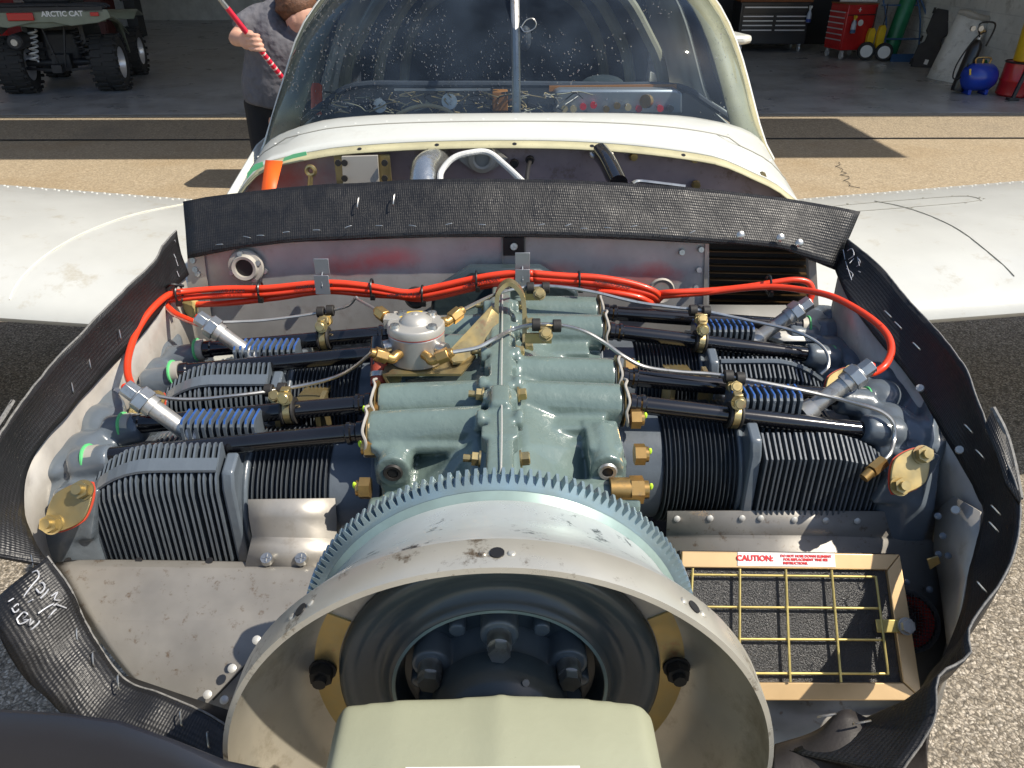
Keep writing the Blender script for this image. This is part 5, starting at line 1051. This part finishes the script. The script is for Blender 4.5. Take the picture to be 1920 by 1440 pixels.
# ------------------------------------------------------------------ things by the left wall
def crate(name, label, cat, x, y, w_, d_, h_, m, rz=0, drawers=0, z0=0):
    t = thing(name, label, cat, (x, y, .012+z0), rz); part('body', MB().box((0,0,h_/2), (w_,d_,h_)), m, t, bevel=.015)
    for k in range(drawers): part('drawer', MB().box((0,-d_/2-.01,(k+.5)*h_/drawers), (w_*.92,.02,h_/drawers*.86)), m, t, bevel=.006)
    return t
p = W(2, 28, y=15.6); crate('cabinet', 'red metal cabinet at the left wall behind the quad bike', 'cabinet', p.x-.12, 15.6, .56, .5, 1.2, M['tool_red'], 0, 4)
p = W(130, 10, y=15.7)
bl = thing('drum', 'blue plastic drum standing behind the quad bike', 'drum', (p.x, 15.7, .012)); part('shell', MB().lathe([(0,0),(.28,0),(.30,.03),(.30,.30),(.31,.32),(.30,.34),(.30,.60),(.31,.62),(.30,.64),(.30,.95),(.27,1.0),(0,1.0)], (0,0,0), (0,0,1), 32), M['barrel_blue'], bl); part('bung', MB().cyl((.15,0,1.0), (.15,0,1.03), .03, n=12), M['plastic_black'], bl)
p = W(188, 60, y=15.7); crate('cabinet', 'dark red cabinet between the blue drum and the brown post', 'cabinet', p.x, 15.7, .55, .5, 1.5, mat('dark_red', (.07,.012,.01), .5), 0, 3)
p = W(226, 66); t = thing('post', 'brown wooden post leaning against the white block wall', 'post', (p.x, p.y-.25, .012)); part('shaft', MB().beam((0,0,0), (-.25,.1,2.4), .12, .10), M['brown_wood'], t, bevel=.008); part('foot', MB().box((0,0,.02), (.2,.16,.04)), M['brown_wood'], t)

# ------------------------------------------------------------------ person with pole
PY = 4.25
def Q(px, py, dy=0): return W(px, py, y=PY+dy)
ft = W(505, 270, y=PY); pt = thing('person', 'person in grey hooded top and black trousers bending beside the canopy with a red pole', 'person', (Q(530,200).x, PY, 0)); POS[pt] = V((Q(530,200).x, PY, 0))
hip = Q(530, 205, .05); hd = Q(566, 30, -.06)
body = MB(); fx = hip.x
body.tube([hip+V((0,0,-.06)), Q(532,150,.03), Q(533,90,.02), Q(540,50,.0)], [.13,.135,.15,.13], 18, 4)
body.tube([Q(545,62,0), Q(556,46,-.03), hd], [.062,.055,.05], 14, 3)
body.ball(hd, (.082,.098,.11), 20, 14); body.ball(hd+V((.045,-.045,-.045)), (.05,.05,.055), 14, 10)
body.ball(hd+V((.082,-.055,-.03)), (.018,.016,.016), 10, 8); body.ball(hd+V((-.018,-.088,-.01)), (.018,.012,.028), 10, 8)
sh, el, hnd = Q(495, 45, -.02), Q(443, 72, -.12), Q(462, 76, -.30)
body.tube([sh, Q(465,50,-.06), el], [.05,.044,.037], 14, 4); body.tube([el, el.lerp(hnd, .5)+V((-.005,0,.0)), hnd], [.037,.033,.026], 14, 4)
body.ball(hnd+V((.002,-.008,0)), (.036,.022,.040), 12, 8)
body.tube([Q(580,60,-.05), Q(590,110,-.15), Q(575,150,-.28)], [.055,.045,.035], 12, 4)
for sx in (-.09, .09): body.tube([hip+V((sx*.8,0,-.02)), V((fx+sx*1.1, PY+.0, .45)), V((fx+sx*1.2, PY+.05, .08))], [.09,.06,.045], 14, 4)
for sx in (-.10, .11): body.ball(V((fx+sx*1.1, PY-.04, .045)), (.045,.12,.04), 12, 8)
dirp = (Q(537,155,-.05)-Q(410,-5,-.45)).normalized()
for k in range(4):                                    # fingers wrapped round the pole
    b0 = hnd+V((.018+.006*k, -.024, .030-.0215*k)); body.tube([b0+V((-.02,.006,0)), b0+V((.010,-.016,0)), b0+V((.040,-.014,-.003)), b0+V((.054,.004,-.006))], [.0098,.0095,.009,.008], 8, 3)
body.tube([hnd+V((.0,-.01,.03)), hnd+V((.022,-.03,.040)), hnd+V((.045,-.03,.036))], [.012,.011,.009], 8, 3)
part('body', body, M['skin'], pt, remesh=.0048, smooth=3)
hood = MB()
hood.tube([Q(524,196,.05), Q(524,188,.05), Q(526,160,.04), Q(530,110,.02), Q(532,75,.01), Q(536,45,0), Q(546,36,-.01)], [.165,.185,.195,.185,.180,.150,.085], 22, 4)
hood.tube([Q(520,42,0), Q(492,40,-.02), Q(470,47,-.05), Q(452,58,-.09)], [.09,.085,.074,.066], 16, 4)
hood.tube([Q(556,50,-.04), Q(584,70,-.08), Q(592,110,-.16)], [.09,.075,.06], 14, 4)
hood.tube([Q(538,30,.03), Q(546,44,.0), Q(560,52,-.05), Q(572,52,-.07)], [.04,.045,.035,.028], 12, 4)
part('hooded_top', hood, M['hoodie'], pt, remesh=.010, smooth=5)
tr_ = MB()
for sx in (-.09, .09): tr_.tube([hip+V((sx*.8,0,.05)), V((fx+sx*1.05, PY+.02, .45)), V((fx+sx*1.2, PY+.05, .07))], [.125,.092,.075], 16, 4)
tr_.ball(hip+V((0,0,.02)), (.18,.14,.12), 18, 12)
part('trousers', tr_, M['trousers'], pt, remesh=.012, smooth=3)
hr = MB().ball(hd+V((-.020,.008,.046)), (.099,.112,.090), 22, 14)
random.seed(3)
for k in range(70):
    a, b = random.uniform(0, 6.28), random.uniform(-.2, 1.3); d = V((math.cos(a)*math.cos(b), math.sin(a)*math.cos(b), math.sin(b)))
    if d.x > .5 and d.y < .1 and d.z < .5: continue
    c_ = hd+V((-.020,.008,.046))+V((d.x*.088, d.y*.098, d.z*.094)); hr.ball(c_, (.022,.022,.018), 7, 5)
part('hair', hr, M['hair'], pt, remesh=.006, smooth=1)
part('eye', MB().ball(hd+V((.052,-.082,.004)), (.012,.006,.007), 10, 8), M['hair'], pt)
pp0, pp1 = Q(405,-12,-.42), Q(541,160,-.20)
po = thing('squeegee_pole', 'red and white wrapped pole with bare metal end held by the person', 'pole', pp1); POS[po] = V(pp1)
d = pp0-pp1; part('metal_end', MB().cyl(pp1+d*.86, pp1+d*1.0, .0115, .0115, 12), M['steel'], po)
part('shaft', MB().cyl(pp1, pp1+d*.86, .0125, .0125, 14), M['pole_red'], po)
for k in range(9): part('pale_band', MB().cyl(pp1+d*(.03+.055*k), pp1+d*(.045+.055*k), .0129, .0129, 14), M['pole_pale'], po)

# ------------------------------------------------------------------ things along the right wall
def caster(par, c, r=.05):
    c = V(c); part('caster', MB().cyl(c+V((-.014,0,r)), c+V((.014,0,r)), r, r, 16).box(c+V((0,0,r*2.1)), (.045,.05,.03)), M['chrome'], par, bevel=.003)
b0, b1 = W(1380, 100), W(1508, 100)
tb = thing('tool_cabinet', 'long black roller tool cabinet with silver drawer handles and wooden top', 'tool cabinet', ((b0.x+b1.x)/2, b0.y+.3, .012)); Wd = b1.x-b0.x; Ht = W(1440, 3, y=b0.y).z-.02
part('body', MB().box((0,0,.12+(Ht-.12)/2), (Wd,.5,Ht-.12)), M['tool_black'], tb, bevel=.01); part('wood_top', MB().box((0,0,Ht+.02), (Wd+.04,.54,.04)), M['brown_wood'], tb, bevel=.004)
for ky, row in enumerate((14, 31, 39.5, 48, 57)):
    z = W(1440, row, y=b0.y).z-.012
    if ky == 0: dr = part('drawer', MB().box((0,-.255,z-.03), (Wd*.94,.012,.12)), M['tool_black'], tb, bevel=.004); part('handle', MB().box((0,-.268,z), (Wd*.90,.014,.018)), M['chrome'], dr)
    else:
        for sx in (-1, 1): dr = part('drawer', MB().box((sx*Wd*.24,-.255,z-.02), (Wd*.46,.012,.07)), M['tool_black'], tb, bevel=.003); part('handle', MB().box((sx*Wd*.24,-.268,z), (Wd*.43,.014,.016)), M['chrome'], dr)
for x in (-.5, .5): caster(tb, (x*Wd*.86,-.2,0), .055); caster(tb, (x*Wd*.86,.2,0), .055)
def sprayer(label, p, tip, col):
    s_ = thing('spray_bottle', label, 'spray bottle', p); part('bottle', MB().lathe([(0,0),(.035,0),(.038,.02),(.036,.12),(.015,.17),(.013,.19),(0,.19)], (0,0,0), (0,0,1), 18), M['clear_plastic'], s_)
    part('trigger_head', MB().box((0,-.01,.225), (.03,.08,.035)).box((0,-.03,.20), (.012,.012,.05)).cyl((0,0,.185), (0,0,.21), .018, n=12), M[tip], s_, bevel=.004)
    part('band', MB().cyl((0,0,.004), (0,0,.05), .0385, n=18), M[col], s_)
p = W(1514, 42, y=b0.y-.05); sprayer('clear spray bottle with white head hung on the right end of the black cabinet', (p.x+.02, b0.y-.02, p.z), 'print_white', 'barrel_blue')
# red chest
rc0 = W(1590, 112); rt = thing('tool_chest', 'red rolling tool chest with stickers on its side panel and drawers at the left', 'tool chest', (rc0.x+.02, rc0.y+.20, .012), R(12))
Hr = W(1590, 10, y=rc0.y).z
part('body', MB().box((0,0,.13+(Hr-.13)/2), (.50,.46,Hr-.13)), M['tool_red'], rt, bevel=.01)
for k in range(6):
    z = .2+k*(Hr-.3)/6; dr = part('drawer', MB().box((-.258,0,z+.03), (.016,.42,.10)), M['tool_red'], rt, bevel=.004); part('handle', MB().box((-.272,0,z+.07), (.016,.40,.016)), M['chrome'], dr)
for x, y in ((-.20,-.19),(.20,-.19),(-.20,.19),(.20,.19)): caster(rt, (x,y,0), .05)
part('edge_trim', MB().box((.0,0,Hr+.008), (.51,.47,.014)), M['brown_wood'], rt)
part('side_seam', MB().box((.0,-.233,Hr-.14), (.48,.008,.014)), M['tool_black'], rt)
for x, z, c in ((-.11,-.25,'truck_blue'),(.0,-.25,'print_white'),(-.13,-.37,'plastic_black')): part('sticker', MB().cyl((x,-.231,Hr+z), (x,-.2335,Hr+z), .045 if c != 'plastic_black' else .032, n=20), M[c], rt)
part('plane_sticker', MB().prism([(-.09,-.2335,Hr-.07),(-.05,-.2335,Hr-.06),(-.02,-.2335,Hr-.07),(-.05,-.2335,Hr-.08)], (0,.002,0)).prism([(-.06,-.2336,Hr-.04),(-.045,-.2336,Hr-.04),(-.045,-.2336,Hr-.1),(-.06,-.2336,Hr-.1)], (0,.002,0)), M['print_white'], rt)
part('rolled_paper', MB().cyl((-.2,.1,Hr+.05), (.28,-.12,Hr+.05), .035, n=14), M['print_white'], rt)
p = W(1598, 62, y=rc0.y-.12); sprayer('purple spray bottle with yellow head hung on the side of the red chest', (p.x, rc0.y-.12, p.z), 'safety_yellow', 'truck_blue')
# hand truck with gas cylinder
def gascyl(name, label, base, top, r, m, valve=True):
    base, top = V(base), V(top); t = thing(name, label, 'gas cylinder', base); d = (top-base); L_2 = d.length; d.normalize()
    part('shell', MB().lathe([(0,0),(r*.9,0),(r,.03),(r,L_2-r*1.3),(r*.86,L_2-r*.6),(r*.45,L_2-r*.1),(r*.3,L_2),(0,L_2)], (0,0,0), d, 32), m, t)
    part('neck_ring', MB().cyl(d*(L_2-.01), d*(L_2+.05), r*.34, n=16), M['steel_dull'], t)
    if valve: part('valve', MB().cyl(d*(L_2+.05), d*(L_2+.12), .018, n=10).cyl(d*(L_2+.09)-V((.04,0,0)), d*(L_2+.09)+V((.04,0,0)), .012, n=10), M['brass'], t)
    return t
hw = W(1652, 116)
gascyl('gas_cylinder', 'tall green gas cylinder strapped on the blue hand truck', (hw.x+.18, hw.y+.22, .03), (hw.x+.18+.30, hw.y+.40, 1.42), .115, M['cyl_green'])
ht = thing('hand_truck', 'blue two wheeled hand truck with white hubs beside the red chest', 'hand truck', (hw.x, hw.y, .012))
fr2 = MB()
for dx in (.0, .52): fr2.tube([(dx+.05,.05,.10),(dx+.0,.25,.7),(dx-.25,.5,1.25)], .014, 8, 4)
fr2.tube([(.62,.0,.02),(.66,.05,.3),(.62,.2,.62),(.42,.3,.95),(.1,.4,1.22)], .014, 8, 4); fr2.beam((0,.1,.3), (.55,.1,.3), .03, .02); fr2.beam((-.05,.28,.75), (.5,.28,.75), .03, .02); fr2.beam((.1,-.08,.03), (.66,-.08,.03), .02, .16)
part('frame', fr2, M['truck_blue'], ht)
for x, y in ((0, -.02), (-.22, .10)):
    part('tyre', MB().lathe([(.085,-.03),(.12,-.035),(.13,-.015),(.13,.015),(.12,.035),(.085,.03)], (x,y,.13), (.35,1,0), 28), M['tyre'], ht); part('hub', MB().cyl((x-.01,y-.03,.13), (x+.01,y+.03,.13), .088, n=24).cyl((x-.013,y-.04,.13), (x-.01,y-.03,.13), .02, n=12), M['print_white'], ht)
for k, (px, py, ry) in enumerate(((1653, 70, .1), (1633, 75, .25))):
    p = W(px, py, y=hw.y+.05+.1*k)
    t = thing('wheel_chock', 'yellow wheel chock hung on the hand truck, the %s one' % ('brighter right' if k == 0 else 'darker left'), 'wheel chock', p, group='yellow chocks on the hand truck')
    part('block', MB().prism([(-.05,0,-.16),(.05,0,-.15),(.055,0,.12),(.02,0,.17),(-.04,0,.15),(-.055,0,.05)], (0,.09,0)), M['safety_yellow'], t, bevel=.01); part('rope', MB().tube([(0,.04,.16),(.02,.06,.3),(.03,.1,.45)], .008, 6, 3), M['rubber'], t)
# creeper leaning on the wall
c0_, c1_ = W(1728, 128), W(1775, 18, y=W(1728,128).y+.25)
cp_ = thing('creeper', 'black plastic mechanics creeper on end, leaning against the white wall', 'creeper', c0_)
d = c1_-c0_; L3 = d.length; dz_ = d.normalized(); dx_ = V((.75,-.35,0)); dx_ = (dx_-dz_*dx_.dot(dz_)).normalized(); dy_ = dz_.cross(dx_)
prof = [(.15,0),(.17,.05),(.17,.36),(.11,.44),(.11,.56),(.15,.62),(.15,.96),(.12,1.0)]
pg = [dx_*a+dz_*b*L3 for a, b in prof]+[dx_*-a+dz_*b*L3 for a, b in prof[::-1]]
part('board', MB().prism(pg, dy_*.05), M['plastic_black'], cp_, bevel=.01)
for a, b in ((-.17,.06),(.17,.06),(-.16,.45),(.16,.45),(-.15,.93),(.15,.93)):
    c = dx_*a+dz_*b*L3-dy_*.04; part('caster', MB().cyl(c-dx_*.015, c+dx_*.015, .04, n=14), M['tyre'], cp_); part('caster_fork', MB().cyl(c, c+dy_*.04, .012, n=8), M['chrome'], cp_)
part('paper_tag', MB().prism([dx_*.0+dz_*.06-dy_*.004, dx_*.05+dz_*.06-dy_*.004, dx_*.05+dz_*.13-dy_*.004, dx_*.0+dz_*.13-dy_*.004], dy_*.002), M['print_white'], cp_)
# white fairing standing against the wall
f0, f1, f2, f3 = W(1737, 147), W(1800, 158), W(1858, 40, y=W(1780,150).y+.35), W(1798, 22, y=W(1780,150).y+.35)
fa = thing('white_fairing', 'white sheet metal fairing with a torn grey top edge propped by the wall', 'fairing', (f0+f1)/2); g = []
for i in range(9):
    t = i/8; a = f0.lerp(f3, t); b = f1.lerp(f2, t); g.append([a.lerp(b, s_/6)-(f0+f1)/2+V((0,-.14*math.sin(math.pi*s_/6),0)) for s_ in range(7)])
part('shell', MB().grid(g), M['hangar_white'], fa, angle=60, solid=.01)
part('torn_edge', MB().tube([p+V((0,0,.02*NZ(p, 30))) for p in g[-1]], [.03,.05,.04,.05,.03], 8, 2), M['gasket'], fa)
gb = W(1856, 152); gascyl('gas_cylinder', 'tall scuffed green gas cylinder leaning against the wall right of the white fairing', (gb.x+.02, gb.y+.1, .03), (gb.x+.42, gb.y+.35, 1.38), .13, M['cyl_green'])
sb = W(1792, 176); sc_ = gascyl('gas_cylinder', 'small black gas cylinder with gauges and a looped hose', (sb.x, sb.y, .03), (sb.x+.12, sb.y+.05, .60), .075, M['tool_black'])
part('hose', MB().tube([(.16,0,.66),(.05,-.05,.62),(-.05,-.08,.50),(-.12,-.06,.3),(-.10,-.04,.15),(.02,-.06,.20),(.0,-.09,.32)], .008, 8, 5), M['rubber'], sc_)
part('gauge', MB().cyl((.04,-.06,.70), (.04,-.09,.70), .03, n=14).cyl((-.05,-.06,.70), (-.05,-.09,.70), .03, n=14), M['steel_dull'], sc_)
part('carry_loop', MB().tube([(.10,0,.60),(.06,0,.74),(.20,0,.76),(.26,.02,.70),(.22,.03,.5)], .010, 8, 4), M['rubber'], sc_)
tk = W(1838, 182); ta = thing('air_tank', 'round blue portable air tank on the floor beside the small black cylinder', 'air tank', (tk.x, tk.y+.15, .012))
part('shell', MB().lathe([(0,-.20),(.07,-.195),(.12,-.17),(.15,-.12),(.155,0),(.15,.12),(.12,.17),(.07,.195),(0,.20)], (0,0,.19), (1,.15,0), 32), M['tank_blue'], ta, angle=60)
part('handle', MB().tube([(-.08,0,.34),(-.08,0,.40),(.08,0,.40),(.08,0,.34)], .01, 8, 3).cyl((0,0,.33), (0,0,.39), .015, n=10), M['brass'], ta); part('foot', MB().box((-.1,0,.03), (.04,.16,.06)).box((.1,0,.03), (.04,.16,.06)), M['tank_blue'], ta, bevel=.004)
part('yellow_label', MB().box((-.14,-.10,.26), (.09,.004,.07), Matrix.Rotation(-.5, 3, 'X')), M['safety_yellow'], ta)
rbk = W(1912, 184); rd = thing('red_drum', 'low red round drum under the yellow can at the right edge', 'drum', (rbk.x, rbk.y+.12, .012)); part('shell', MB().lathe([(0,0),(.19,0),(.21,.02),(.20,.15),(.21,.17),(.20,.19),(.19,.37),(0,.37)], (0,0,0), (0,0,1), 32), M['tool_red'], rd); part('rim', MB().lathe([(.19,.36),(.205,.37),(.19,.38)], (0,0,0), (0,0,1), 32), M['plastic_black'], rd)
yc = thing('safety_can', 'yellow round waste can with black lid standing on the red drum', 'can', (rbk.x+.03, rbk.y+.12, .39)); part('shell', MB().cyl((0,0,0), (0,0,.42), .15, .15, 32), M['safety_yellow'], yc, bevel=.01); part('lid', MB().cyl((0,0,.42), (0,0,.47), .155, .14, 32), M['plastic_black'], yc, bevel=.006); part('warning_label', MB().prism([(-.10,-.155,.2),(-.04,-.158,.26),(.02,-.158,.2),(-.04,-.158,.14)], (0,.01,0)), M['lamp_red'], yc)
part('bail_wire', MB().tube([(-.15,0,.40),(-.2,-.05,.55),(-.05,-.08,.66),(.1,-.05,.6)], .006, 6, 4), M['plastic_black'], yc)
sp0 = W(1897, 190); sd_ = thing('jack_stand', 'dark metal stand with slanting strut in front of the red drum', 'stand', (sp0.x, sp0.y, .012)); part('strut', MB().beam((0,0,.02), (.26,.1,1.0), .035, .035), M['plastic_black'], sd_, bevel=.003); part('foot', MB().box((0,0,.015), (.12,.08,.03)).box((.26,.0,.015), (.12,.08,.03)).beam((.26,0,.02), (.2,.1,.6), .03, .03), M['plastic_black'], sd_, bevel=.004)
